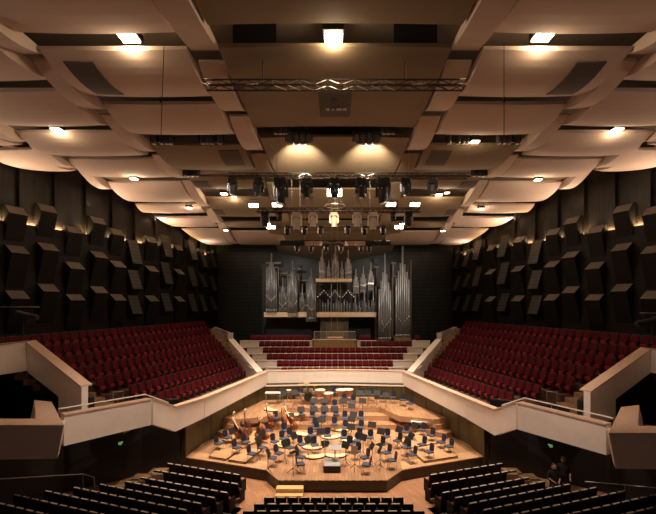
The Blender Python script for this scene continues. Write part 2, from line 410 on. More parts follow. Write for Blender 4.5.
BAY4 = [(9, 13), (13.7, 17.6), (18.4, 21.8), (22.5, 26.2)]
BEAM1 = [(7, 13.7), (14.4, 18.1), (18.6, 22.8), (23.3, 28.0), (28.6, 33.0), (33.5, 38.0)]
BEAM2 = [(7, 10), (10.4, 13.9), (14.3, 17.9), (18.5, 23.0), (23.6, 27.7), (28.3, 32.8), (33.4, 36.2), (36.6, 42.8)]
BEAM3 = [(9, 12.6), (13, 17.0), (17.4, 21.6), (22.1, 25.7), (26.3, 29.6)]
for s in (-1, 1):
    S = SIDE[s]
    for i, (a, b) in enumerate(BAY2):
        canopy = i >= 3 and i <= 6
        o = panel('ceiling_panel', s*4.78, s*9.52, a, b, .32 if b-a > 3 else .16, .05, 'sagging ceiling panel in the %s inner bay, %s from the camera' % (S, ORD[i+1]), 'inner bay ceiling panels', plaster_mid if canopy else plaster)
        if i == 1: hatch(o, s*8.0, s*9.0, 13.9, 15.9, 16.56)
        if i == 3: hatch(o, s*5.1, s*6.2, 22.2, 24.0, 16.52)
        if i == 4: hatch(o, s*8.4, s*9.4, 27.7, 28.8, 16.42)
        if i == 5: hatch(o, s*8.7, s*9.4, 32.4, 33.5, 15.68)
    for i, (a, b) in enumerate(BAY3):
        panel('ceiling_panel', s*10.4, s*15.35, a, b, .34 if b-a > 3 else .16, .07, 'sagging ceiling panel in the %s outer bay, %s from the camera' % (S, ORD[i+1]), 'outer bay ceiling panels', plaster)
    for i, (a, b) in enumerate(BAY4):
        panel('ceiling_panel', s*16.2, s*18.95, a, b, .3, .06, 'narrow ceiling panel beside the %s wall, %s from the camera' % (S, ORD[i+1]), 'wall side ceiling panels', plaster)
    for nm, xa, xb, L, mt, lab in (('one', 3.78, 4.68, BEAM1, plaster_mid, 'inner'), ('two', 9.62, 10.3, BEAM2, plaster, 'middle'), ('three', 15.45, 16.1, BEAM3, plaster, 'outer')):
        for i, (a, b) in enumerate(L):
            if wallx((a+b)/2)-.25 < xa+.2: continue
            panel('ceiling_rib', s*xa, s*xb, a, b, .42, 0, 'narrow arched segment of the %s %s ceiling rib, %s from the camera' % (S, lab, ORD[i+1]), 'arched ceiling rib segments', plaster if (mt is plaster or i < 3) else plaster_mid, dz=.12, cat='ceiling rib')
# low wedge of ceiling that runs back over the organ
def zrear(x, y):
    t = (y-38.2)/(44.6-38.2); zc = 14.7-2.4*t; ze = 14.75-1.15*t; q = min(1, abs(x)/6.0)
    return zc+(ze-zc)*q
m = MB(); nx, ny = 12, 4; vs = []
for j in range(ny+1):
    for i in range(nx+1):
        x = -6+12*i/nx; y = 38.3+6.3*j/ny; vs.append((x, y, zrear(x, y)))
base = len(vs); vs += [(p[0], p[1], p[2]+.4) for p in vs[:]]
fs = []
for j in range(ny):
    for i in range(nx):
        a = j*(nx+1)+i; fs.append((a, a+nx+1, a+nx+2, a+1)); fs.append((a+base, a+1+base, a+nx+2+base, a+nx+1+base))
for i in range(nx): fs.append((i, i+1, i+1+base, i+base)); a = ny*(nx+1)+i; fs.append((a+1, a, a+base, a+1+base))
for j in range(ny): a = j*(nx+1); fs.append((a+nx+1, a, a+base, a+nx+1+base)); a += nx; fs.append((a, a+nx+1, a+nx+1+base, a+base))
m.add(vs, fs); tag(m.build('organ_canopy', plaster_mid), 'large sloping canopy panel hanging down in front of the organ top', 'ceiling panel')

# lamps in the ceiling gaps
def make_lamp():
    o = thing('ceiling_lamp', '', 'ceiling lamp')
    m = MB(); m.box((0, 0, .14), (.62, .62, .22)); m.build('housing', black, o)
    m = MB()
    for i in range(3):
        for j in range(2): m.box((-.19+.19*i, -.13+.26*j, .0), (.15, .2, .06))
    m.build('bulb_tray', lampglow, o)
    m = MB(); [m.tube((sx*.25, 0, .25), (sx*.25, 0, 1.2), .02) for sx in (-1, 1)]; m.build('hanger', black, o)
    return o
LAMP = Kind(make_lamp)
def lamp(u, v, z, label, pw, scale=1.0):
    x, y = P(u, v, z); LAMP((x, y, z), 0, label, 'bright lamps in the ceiling gaps', scale); point('lamp_light', (x, y, z-.3), pw*(.4 if y < 25 else 1.0), (1, .72, .45), .25)
lamp(333.5, 37, 16.75, 'large bright lamp over the central axis, nearest gap in the canopy', 260, 1.05)
for u, v, z, lb, pw, sc in [(129, 38, 16.8, 'bright lamp in the near gap of the left inner bay', 150, 1), (543, 37, 16.8, 'bright lamp in the near gap of the right inner bay', 150, 1),
        (57, 130, 16.6, 'bright lamp in the left outer bay, nearest to the left wall', 90, .8), (617, 130, 16.6, 'bright lamp in the right outer bay, nearest to the right wall', 90, .8),
        (475, 142, 16.45, 'lamp shining among the black spotlights of the right inner bay', 60, .7),
        (134, 179, 16.1, 'small lamp in the far left outer bay above the dark wall', 45, .7), (538, 180, 16.1, 'small lamp in the far right outer bay above the dark wall', 45, .7),
        (189, 208, 15.5, 'small low lamp near the left wall towards the organ', 40, .7), (481, 209, 15.5, 'small low lamp near the right wall towards the organ', 40, .7),
        (226, 230.5, 14.4, 'farthest small lamp left of the organ', 25, .6), (443, 231, 14.4, 'farthest small lamp right of the organ', 25, .6),
        (224, 194, 16.1, 'lamp glaring left of the second lighting truss', 50, .8), (234, 197, 16.1, 'lamp beside the leftmost black moving head', 30, .6),
        (439, 195, 16.1, 'lamp glaring right of the second lighting truss', 50, .8), (447, 193, 16.1, 'lamp at the far right end of the second truss', 30, .6),
        (268, 224, 14.7, 'lamp low on the canopy left of the white moving heads', 20, .6), (402, 224, 14.7, 'lamp low on the canopy right of the white moving heads', 20, .6)]:
    lamp(u, v, z, lb, pw, sc)
# square double floods in the canopy
def make_flood():
    o = thing('flood_light', '', 'flood light')
    m = MB(); m.box((0, 0, .16), (1.25, .62, .2)); m.build('housing', black, o)
    for sx in (-1, 1):
        m = MB(); m.box((sx*.31, 0, .04), (.48, .5, .06)); m.build('lamp_face', floodglow, o)
    return o
FLOOD = Kind(make_flood)
for u, v, z, lb in [(253.5, 203.5, 15.6, 'double square flood light set in canopy left, outer'), (277, 203, 15.6, 'double square flood light set in canopy left, next to axis'),
                    (391, 202.5, 15.6, 'double square flood light set in canopy right, next to axis'), (415, 202.5, 15.6, 'double square flood light set in canopy right, outer'),
                    (271, 225.5, 14.65, 'low double flood light on canopy left of the organ axis'), (399, 225.5, 14.65, 'low double flood light on canopy right of the organ axis')]:
    x, y = P(u, v, z); FLOOD((x, y, z-.15), (-.75, 0, 0), lb, 'square floods in the canopy', .62); 
    spot('flood_beam', (x, y, z-.25), (x*.8, y-1, 0), 500, 110, 1, (1, .76, .5), .3)
# ------------------------------------------------------------------ STAGE
def xy(*pts): return list(pts)
front = [(-2.65, 19.8), (2.45, 19.8), (3.35, 21.0), (8.05, 22.8)]
stage_poly = [(-8.1, 22.7), (-3.45, 21.0), (-2.65, 19.8), (2.45, 19.8), (3.35, 21.0), (8.05, 22.8), (8.05, 24.8), (5.5, 31.8), (0, 32.4), (-5.5, 31.8), (-8.05, 24.8)]
m = MB(); m.prism(stage_poly, -.55, -.04); o = m.build('stage_floor_base', fascia); o['kind'] = 'structure'
m = MB(); m.prism(stage_poly, -.04, 0); struct('stage_floor', m, stagefl)
for s in (-1, 1):   # lighter apron strip along the slanted front
    a = (-8.1, 22.7) if s < 0 else (8.05, 22.8); b = (-3.45, 21.0) if s < 0 else (3.35, 21.0)
    m = MB(); m.prism([a, b, (b[0]+s*.1, b[1]+1.05), (a[0]*.985, a[1]+.85)], 0, .012); struct('stage_apron_'+SIDE[s], m, apronm)
# terraces at the rear
T = [(.33, [(-6.8, 25.7), (-4.2, 27.5), (4.2, 27.5), (6.8, 25.7), (7.4, 26.2), (5.45, 31.7), (0, 32.3), (-5.45, 31.7), (-7.4, 26.2)]),
     (.66, [(-6.3, 26.3), (-4.0, 28.4), (4.0, 28.4), (6.3, 26.3), (7.2, 26.7), (5.42, 31.6), (0, 32.2), (-5.42, 31.6), (-7.2, 26.7)]),
     (.99, [(-6.2, 26.4), (-4.15, 27.2), (-3.2, 29.3), (3.2, 29.3), (4.15, 27.2), (6.2, 26.4), (7.1, 26.8), (5.4, 31.5), (0, 32.1), (-5.4, 31.5), (-7.1, 26.8)]),
     (1.22, [(-2.9, 30.2), (2.9, 30.2), (2.9, 31.6), (-2.9, 31.6)])]
TIERS = T
def tierz(x, y):
    z = 0
    for h, poly in T:
        ins = False; n = len(poly)
        for i in range(n):
            (x1, y1), (x2, y2) = poly[i], poly[(i+1) % n]
            if (y1 > y) != (y2 > y) and x < (x2-x1)*(y-y1)/(y2-y1)+x1: ins = not ins
        if ins: z = h
    return z
for i, (h, poly) in enumerate(T):
    m = MB(); m.prism(poly, h-.35, h-.03); o = m.build('stage_riser', riserm); o['kind'] = 'structure'
    m = MB(); m.prism(poly, h-.03, h); o = m.build('stage_terrace', stagefl); o['kind'] = 'structure'
# walls round the stage
def wallseg(name, pts, z0, z1, t, mt):
    m = MB()
    for (a, b) in zip(pts, pts[1:]):
        d = Vector((b[0]-a[0], b[1]-a[1], 0)).normalized(); n = Vector((d.y, -d.x, 0))*t
        m.prism([a, b, (b[0]+n.x, b[1]+n.y), (a[0]+n.x, a[1]+n.y)], z0, z1)
    o = m.build(name, mt); o['kind'] = 'structure'; return o
wallseg('wall_stage_rear', [(5.5, 31.8), (0, 32.35), (-5.5, 31.8)], -.5, 2.15, .25, stagewall)
for s in (-1, 1):
    pts = [(s*5.5, 31.8), (s*8.08, 24.85), (s*8.3, 22.7)]
    if s > 0: pts = pts[::-1]
    wallseg('wall_stage_'+SIDE[s], pts, -.5, 2.1, -.25 if s > 0 else -.25, stagewall)
    # dark wall below the side galleries, beside the stalls
    pts = [(s*8.4, 22.7), (s*10.1, 21.9), (s*12.9, 19.8), (s*14.0, 15), (s*14.4, 8)]
    wallseg('wall_under_gallery_'+SIDE[s], pts, -.5, 3.2, .25 if s > 0 else -.25, black)
# steps at the stage front
o = thing('stage_steps', 'short flight of pale wooden steps at the stage front, left of centre', 'steps', (-2.15, 19.75, -.55))
for i in range(2):
    m = MB(); m.box((.05, -.2-.32*i, (.34-.17*i)/2), (1.25, .4-.0*i, .34-.17*i)); m.build('step', yellowstep, o)
# conductor's podium
px, py = P(332, 473, 0)
o = thing('conductor_podium', 'grey carpeted conductor podium with thin metal rail at the stage front', 'podium', (px, py, 0))
m = MB(); m.box((0, .55, .16), (.85, 1.1, .32)); m.build('podium_box', black, o)
m = MB(); m.box((0, .55, .325), (.82, 1.06, .02)); m.build('carpet_top', grey, o)
m = MB(); m.path([(-.4, 1.05, .3), (-.4, 1.05, 1.25), (.4, 1.05, 1.25), (.4, 1.05, .3)], .015); m.build('guard_rail', steel, o)
x, y = P(335, 447, .9)
o = thing('conductor_desk', 'wide pale conductor music desk behind the podium', 'music stand', (x, y, 0))
m = MB(); m.box((0, 0, 1.0), (.65, .48, .03), Matrix.Rotation(.25, 4, 'X')); m.build('desk_top', grey, o)
m = MB(); m.tube((0, 0, .05), (0, 0, 1.0), .03); m.build('column', black, o); m = MB(); m.lathe([(.25, 0), (.25, .03), (.04, .06)]); m.build('foot', black, o)
# low plywood platforms on the stage sides
def platform(quad, label):
    m = MB(); m.prism(quad, .0, .13); o = m.build('riser_platform', [apronm]); tag(o, label, 'platform', 'low plywood platforms on the stage')
    mm = MB()
    for a, b in zip(quad, quad[1:]+quad[:1]): mm.tube((a[0], a[1], .115), (b[0], b[1], .115), .022, 4)
    mm.build('edge_trim', ebony, o)
def PQ(*uv): return [P(u, v, .13) for u, v in uv]
platform(PQ((209, 456), (226, 459), (243, 448), (222, 441)), 'low plywood platform at the left front corner of the stage')
platform(PQ((228, 459.5), (246, 462), (262, 449), (245, 447)), 'low plywood platform second from the left front corner')
platform(PQ((222, 440), (250, 444), (275, 434), (244, 428)), 'low plywood platform under the left rear string chairs')
platform(PQ((424, 461), (458, 456), (441, 443), (410, 449)), 'low plywood platform at the right front corner of the stage')
platform(PQ((410, 448), (440, 442), (423, 431), (396, 436)), 'low plywood platform behind the right front one')
# orchestra chairs
def make_chair():
    o = thing('orchestra_chair', '', 'chair')   # faces +y
    m = MB(); m.bevbox((0, 0, 0), (.46, .06, .44), .07, Matrix.Translation((0, .0, .47)) @ Matrix.Rotation(PI/2, 4, 'X')); m.build('seat', navy, o)
    R = Matrix.Translation((0, -.22, .72)) @ Matrix.Rotation(.16, 4, 'X')
    m = MB(); m.bevbox((0, 0, 0), (.36, .045, .42), .10, R); m.build('backrest', navyback, o)
    for sx in (-1, 1):
        for sy in (-1, 1):
            m = MB(); m.tube((sx*.18, sy*.17, .45), (sx*.22, sy*.22, 0), .012, 5); m.build('leg', chrome, o)
    m = MB(); [m.tube((sx*.17, -.17, .44), (sx*.16, -.24, .62), .012, 5) for sx in (-1, 1)]; m.build('back_support', chrome, o)
    return o
CH = Kind(make_chair)
def make_stand():
    o = thing('music_stand', '', 'music stand')   # desk faces -y (reader at -y)
    R = Matrix.Translation((0, 0, 1.02)) @ Matrix.Rotation(-.5, 4, 'X')
    m = MB(); m.box((0, 0, .0), (.50, .015, .36), R); m.box((0, -.03, -.17), (.50, .06, .015), R); m.build('desk', black, o)
    m = MB(); m.tube((0, 0, .2), (0, .02, 1.0), .014, 5); m.build('pole', black, o)
    for k in range(3):
        a = 2*PI*k/3; m = MB(); m.tube((0, 0, .25), (.27*math.cos(a), .27*math.sin(a), .0), .011, 4); m.build('leg', black, o)
    return o
ST = Kind(make_stand)
COND = Vector((0, 20.9, 0))
def aim(x, y):   # rotation so +y points to conductor
    d = COND-Vector((x, y, 0)); return math.atan2(-d.x, d.y)
def zone(x, y):
    a = 'left' if x < -1.6 else 'right' if x > 1.6 else 'middle'
    b = 'front' if y < 23 else 'central' if y < 27 else 'rear'
    return a, b
def placed(u, v, zoff):
    best = None; y = 20.0
    while y < 31.25:
        x = (u-CU)*y/F; lim = 31.25-abs(x)*.1
        if y <= lim:
            z = tierz(x, y); e = abs(CV+F*(EYE-z-zoff)/y-v)
            near = min(abs(tierz(x, y+dy)-z) for dy in (-.25, .25)) if False else 0
            if best is None or e < best[0]-1e-6: best = (e, x, y, z)
        y += .04
    return best[1], best[2], best[3]
chairs = [(219,442.8),(227.4,437),(237,447),(246,441.4),(252,453),(261.7,447),(272.7,457),(279,452.4),(274.8,441),(228,422),(244.6,425.7),(267,430),(277,419.5),(285,430),(283.7,438),
 (290,447),(301,456),(300.4,463),(301.7,443.7),(314.8,444.4),(311,435),(327.6,435),(290.6,435),(316.6,428),(334.5,424),(329,419),(315,424.6),(280,392),(298,391),(334,392),(350,393.5),
 (312.5,416),(324,406),(344,400),(353,403),(324,415),(345,418),(362,394.3),(371.5,394.3),(382.5,396),(393,397),(403,399.5),(410,403),(360.6,418.7),(345,427),(360.6,427),(358.5,435.5),
 (369.5,437),(344,437),(357,440),(349,444),(386,436),(405,431.4),(397.6,440),(422,429.4),(406,447),(422,444),(380.5,443.8),(364.6,456.8),(366.6,463.6),(356.4,450.6),(386.5,452),(392,459.5),
 (420.6,432),(431,434.6),(441,441.4),(448.7,445.6),(422.6,446.6),(428.8,451),(412,454),(313,404.5),(334.5,405),(302,414),(336,413),(316,411.5)]
seen = []
for u, v in chairs:
    x, y, z = placed(u, v, .47)
    if any((x-a)**2+(y-b)**2 < .34 for a, b in seen): continue
    seen.append((x, y))
# ordered words for the labels: rank within zone by depth
zones = {}
for p in seen: zones.setdefault(zone(*p), []).append(p)
BACKREF = {'left': 'left', 'middle': 'middle', 'right': 'right'}
for (a, b), L in zones.items():
    L.sort(key=lambda p: p[0])
    for i, (x, y) in enumerate(L):
        CH((x, y, tierz(x, y)), aim(x, y)+random.uniform(-.15, .15), 'navy chair with chrome legs, %s %s of the stage, %s from the left' % (b, a, ORD[i+1]), 'navy orchestra chairs on the stage', .93)
stands = [(299.5,402),(314,402.6),(324,401),(334.5,402.6),(343.4,402.6),(351.6,404),(314,410),(324.5,410),(334.5,411),(344.8,411),(353.4,412.6),(321.4,419.5),(351.6,419),(325.5,425),(351,426.6),
 (320.8,431.5),(347.5,432.8),(301,411),(290.6,415.6),(275.5,410),(362.6,402),(362.6,411),(351.7,427.3),(372,424.6),(363,437),(381,431.4),(399,429.4),(414.8,425.3),(345.5,445),(380,449),
 (284,393),(294,392.5),(360,394),(368,394),(377,395),(386,395),(308,440),(325.5,443.5),(268,452),(258,440),(285,443),(262,433),(294,436),(297,449),(239,437),(232,431),(411,436),(396,449),(384,441),(399,431),(372,446),(407,441),(432,441)]
sp = []
for u, v in stands:
    x, y, z = placed(u, v, 1.02)
    if any((x-a)**2+(y-b)**2 < .08 for a, b in sp) or any((x-a)**2+(y-b)**2 < .05 for a, b in seen): continue
    sp.append((x, y))
zones = {}
for p in sp: zones.setdefault(zone(*p), []).append(p)
for (a, b), L in zones.items():
    L.sort(key=lambda p: p[0])
    for i, (x, y) in enumerate(L):
        ST((x, y, tierz(x, y)), aim(x, y)+PI+random.uniform(-.2, .2), 'black music stand, %s %s of the stage, %s from the left there' % (b, a, ORD[i+1]), 'black music stands on the stage')
x, y = P(355, 470, 0)
o = thing('score_stand', 'music stand holding white sheets right of the conductor podium', 'music stand', (x, y, 0), .35)
m = MB(); m.box((0, 0, 0), (.34, .012, .42), Matrix.Translation((-.05, 0, 1.0)) @ Matrix.Rotation(.25, 4, 'Y')); m.build('sheet_music', whitep, o)
m = MB(); m.tube((0, .02, .2), (0, .02, .95), .014); m.build('pole', black, o)
for k in range(3): m = MB(); m.tube((0, 0, .3), (.32*math.cos(2.1*k), .32*math.sin(2.1*k), 0), .012, 4); m.build('leg', black, o)
for u, v, lb in [(293, 474, 'bare folding music stand at the stage front, left of the podium'), (346, 464, 'bare folding music stand just right of the podium'), (380, 465, 'bare folding music stand at the stage front, far right of the podium')]:
    x, y = P(u, v, 0); o = thing('folding_stand', lb, 'music stand', (x, y, 0), random.random())
    m = MB(); m.tube((0, 0, .2), (0, 0, 1.05), .013); m.build('pole', black, o)
    m = MB(); m.box((0, 0, 0), (.36, .012, .12), Matrix.Translation((0, 0, 1.06)) @ Matrix.Rotation(-.5, 4, 'X')); m.build('desk', black, o)
    for k in range(3): m = MB(); m.tube((0, 0, .3), (.32*math.cos(2.1*k), .32*math.sin(2.1*k), 0), .012, 4); m.build('leg', black, o)
# curved plywood boards for the lower strings
def make_board():
    o = thing('curved_board', '', 'board'); m = MB(); pts = []
    for k in range(13): a = PI+PI*k/12; pts.append((.62*math.cos(a), .58*math.sin(a)+.25))
    for k in range(7): a = 2*PI-PI*k/6; pts.append((.36*math.cos(a), .12*math.sin(a)+.25))
    m.prism(pts, 0, .09); m.build('plate', endpin, o)
    m = MB(); m.path([(p[0]*1.01, p[1], .03) for p in pts[:13]], .03, 4); m.build('rim', ebony, o); return o
BD = Kind(make_board)
for u, v, r, lb in [(315, 456.5, .2, 'pale curved floor board in front of the podium, left one'), (336, 455.5, 0, 'pale curved floor board directly behind the podium'), (311, 447.5, -.3, 'pale curved floor board left of the conductor desk, nearer the strings'),
        (303, 434, -.6, 'pale curved floor board left of middle among the chairs'), (332, 437, .3, 'pale curved floor board behind the conductor desk'), (352, 440, .6, 'pale curved floor board right of the conductor desk'),
        (283, 445, -.9, 'pale curved floor board among left string chairs, near the front'), (270, 424, -.8, 'pale curved floor board behind the left double basses'), (341, 430, .1, 'pale curved floor board behind the middle chairs'), (292, 424, -.5, 'pale curved floor board left of the middle woodwind chairs')]:
    x, y = P(u, v, .05); BD((x, y, tierz(x, y)+.0), r, lb, 'pale curved boards on the stage')
# double basses leaning on the left side
def make_bass(varn):
    o = thing('double_bass', '', 'double bass')
    half = [(0, 0), (.22, .02), (.33, .14), (.34, .32), (.25, .46), (.20, .56), (.24, .68), (.26, .82), (.19, .98), (.07, 1.12), (.04, 1.16)]
    poly = half+[(-x, z) for x, z in half[::-1][:-1]]
    m = MB(); m.slab(poly, -.10, .10); m.build('body', varn, o)
    m = MB(); m.slab([(x*.93, .03+z*.95) for x, z in poly], .10, .125); [m.tube((sx*.13, .12, .40), (sx*.11, .13, .62), .012, 4) for sx in (-1, 1)]; m.build('top_plate', varnish, o)
    m = MB(); m.slab([(-.03, .55), (.03, .55), (.022, 1.75), (-.022, 1.75)], .13, .165); m.build('fingerboard', ebony, o)
    m = MB(); m.slab([(-.045, 1.0), (.045, 1.0), (.04, 1.80), (-.04, 1.80)], .06, .14); m.build('neck', maple, o)
    m = MB(); m.path([(0, .11, 1.76), (0, .08, 1.88), (0, .0, 1.95), (0, -.05, 1.90), (0, .0, 1.86)], .055, 6); [m.tube((-.11, .08, z), (.11, .08, z), .012, 4) for z in (1.80, 1.86)]; m.build('scroll', maple, o)
    m = MB(); m.box((0, .14, .46), (.16, .05, .10)); m.build('bridge', maple, o)
    m = MB(); m.tube((0, 0, 0), (0, 0, -.12), .012); m.build('endpin', steel, o)
    return o
B1 = Kind(lambda: make_bass(varnish)); B2 = Kind(lambda: make_bass(varnish2))
for i, (u, v, lean, lb) in enumerate([(239, 432, .05, 'orange double bass standing nearest the left stage wall'), (249, 428, .0, 'double bass second from the left stage wall, tall pale neck'), (258, 433, -.45, 'double bass leaning left over the string chairs'),
        (272, 421, .1, 'double bass in front of the left terrace step'), (285, 424, -.1, 'double bass beside the black stands at the terrace foot'), (296, 424, .5, 'glossy orange double bass leaning right, nearest to the stage middle'),
        (266, 434, .25, 'double bass lying low among left rear chairs'), (247, 436, .6, 'double bass tilted right behind the left platform')]):
    x, y, z = placed(u, v+7, .1)
    (B1 if i % 2 == 0 else B2)((x, y, z+.18), (-.18, lean, PI+aim(x, y)*.3), lb, 'double basses at stage left', .84)
# percussion at the rear
def make_timpano():
    o = thing('timpani', '', 'timpani drum')
    m = MB(); m.smooth = False; m.lathe([(.06, .28), (.2, .34), (.32, .48), (.37, .66), (.37, .80)], n=14); m.build('bowl', copper, o)
    m = MB(); m.lathe([(.39, .79), (.39, .83), (.37, .835)], n=14); m.build('drumhead', skinhead, o)
    for k in range(4):
        a = PI/4+PI/2*k; m = MB(); m.tube((.39*math.cos(a), .39*math.sin(a), .7), (.3*math.cos(a), .3*math.sin(a), 0), .018, 5); m.build('strut', steel, o)
    return o
TP = Kind(make_timpano)
for u, v, lb in [(320, 390.5, 'copper timpani drum, leftmost of four at the stage rear'), (328, 392.5, 'copper timpani drum second from the left at the rear'), (341, 391.5, 'copper timpani drum third from the left at the rear'), (348, 389.5, 'copper timpani drum, rightmost of four at the rear')]:
    x, y, z = placed(u, v, .8); y = min(y, 31.0); TP((x, y, z), 0, lb, 'timpani at the stage rear')
x, y, z = placed(308, 393, .6); y = min(y, 30.6)
o = thing('drum_kit', 'chrome drum kit with cymbals left of the timpani', 'drum kit', (x, y, z), PI)
m = MB(); m.lathe([(.28, -.2), (.28, .2)], n=14, M=Matrix.Translation((0, 0, .3)) @ Matrix.Rotation(PI/2, 4, 'X')); m.build('bass_drum', black, o)
for dx, dz, r in [(-.2, .72, .16), (.2, .72, .16), (-.42, .55, .18), (.42, .4, .2)]: m = MB(); m.lathe([(r, 0), (r, .18)], (dx, .1, dz), 12); m.build('tom_drum', steel, o)
for dx, dz in [(-.5, 1.15), (.5, 1.2), (.1, 1.3)]:
    m = MB(); m.tube((dx, 0, 0), (dx, 0, dz), .015); m.build('cymbal_stand', steel, o); m = MB(); m.lathe([(.26, 0), (.05, .03), (.01, .05)], (dx, 0, dz), 14); m.build('cymbal', brass, o)
x, y, z = placed(273, 393, .8)
o = thing('xylophone', 'low percussion table with white cloth at the far left of the rear terrace', 'percussion', (x, min(y, 30.7), z))
m = MB(); m.box((0, 0, .82), (1.1, .5, .06)); m.build('table_top', whitep, o)
for sx in (-1, 1):
    for sy in (-1, 1): m = MB(); m.tube((sx*.5, sy*.2, 0), (sx*.5, sy*.2, .8), .018); m.build('leg', steel, o)
x, y, z = placed(289, 391, .8)
o = thing('snare_drum', 'small red and silver drum on a stand at the rear left', 'drum', (x, min(y, 30.7), z))
m = MB(); m.lathe([(.19, .75), (.19, .92)], n=14); m.build('shell', copper, o); m = MB(); m.lathe([(.2, .92), (.2, .94)], n=14); m.build('drumhead', whitep, o)
for k in range(3): m = MB(); m.tube((0, 0, .75), (.3*math.cos(2.1*k), .3*math.sin(2.1*k), 0), .014); m.build('leg', steel, o)
x, y, z = placed(419, 420.8, .4)
o = thing('white_bench', 'long white topped bench at the right rear of the stage', 'bench', (x, y, z), -.1)
m = MB(); m.box((0, 0, .42), (1.0, .3, .06)); m.build('bench_top', whitep, o); m = MB(); [m.box((sx*.42, 0, .2), (.05, .26, .4)) for sx in (-1, 1)]; m.build('bench_leg', black, o)
# celesta-like low dark case near the basses is left to the chairs; long dark sound barrier boards
# ------------------------------------------------------------------ PARAPETS
def ribbon(name, pts, thick, caph, label, cat, lean=0, cap=True, mt=cream):
    """pts: (x, y, zbottom, ztop) seen face; thickness goes away from the stage side given by sign"""
    m = MB()
    for a, b in zip(pts, pts[1:]):
        d = Vector((b[0]-a[0], b[1]-a[1], 0)).normalized(); n = Vector((-d.y, d.x, 0))*thick
        m.hexa((a[0], a[1], a[2]), (b[0], b[1], b[2]), (b[0]+n.x, b[1]+n.y, b[2]), (a[0]+n.x, a[1]+n.y, a[2]), (a[0], a[1], a[3]), (b[0], b[1], b[3]), (b[0]+n.x, b[1]+n.y, b[3]), (a[0]+n.x, a[1]+n.y, a[3]))
    o = m.build(name, mt); tag(o, label, cat)
    if cap:
        m = MB(); sg = 1 if thick > 0 else -1
        for a, b in zip(pts, pts[1:]):
            d = Vector((b[0]-a[0], b[1]-a[1], 0)).normalized(); n = Vector((-d.y, d.x, 0)); f = -n*.03*sg; g = n*(thick+.05*sg)
            c = [(a[0]+f.x, a[1]+f.y), (b[0]+f.x, b[1]+f.y), (b[0]+g.x, b[1]+g.y), (a[0]+g.x, a[1]+g.y)]
            zz = [a[3], b[3], b[3], a[3]]
            m.add([(p[0], p[1], z) for p, z in zip(c, zz)]+[(p[0], p[1], z+caph) for p, z in zip(c, zz)], [(3, 2, 1, 0), (4, 5, 6, 7), (0, 1, 5, 4), (1, 2, 6, 5), (2, 3, 7, 6), (3, 0, 4, 7)])
        m.build('parapet_cap', capm, o)
    return o
# curved rim in front of the choir
rim = [(-5.45, 32.1, 2.02, 3.0), (-2.5, 32.6, 2.02, 3.0), (0, 32.75, 2.02, 3.0), (2.5, 32.6, 2.02, 3.0), (5.45, 32.1, 2.02, 3.0)]
ribbon('choir_parapet', rim, .35, .06, 'cream parapet across the rear of the stage below the choir rows', 'parapet')
m = MB(); m.prism([(-5.45, 32.1), (0, 32.78), (5.45, 32.1), (5.5, 31.75), (0, 32.3), (-5.5, 31.75)], 1.95, 2.05); m.build('choir_soffit', cream)['kind'] = 'structure'
PAR = {-1: dict(f=[(-5.45, 32.1, 2.02, 3.0), (-7.0, 25.8, 1.95, 3.0), (-7.58, 23.6, 1.9, 3.0), (-8.45, 21.6, 1.76, 3.0)], pk=(-8.92, 20.0, 2.6, 3.78), en=(-11.1, 17.0, 2.65, 3.86),
                p2a=(-10.95, 18.15), p2b=(-15.1, 20.5), p2z=(4.74, 6.45), p2c=(-15.6, 15.0), box=15.0, bx=9.7),
       1: dict(f=[(5.45, 32.1, 2.02, 3.0), (7.0, 25.8, 1.95, 3.0), (7.58, 23.6, 1.9, 3.0), (8.35, 21.3, 1.65, 2.93)], pk=(8.77, 19.7, 2.47, 3.68), en=(10.55, 16.05, 2.62, 3.75),
               p2a=(10.7, 17.6), p2b=(15.05, 20.0), p2z=(4.63, 6.15), p2c=(15.5, 14.5), box=14.1, bx=9.2)}
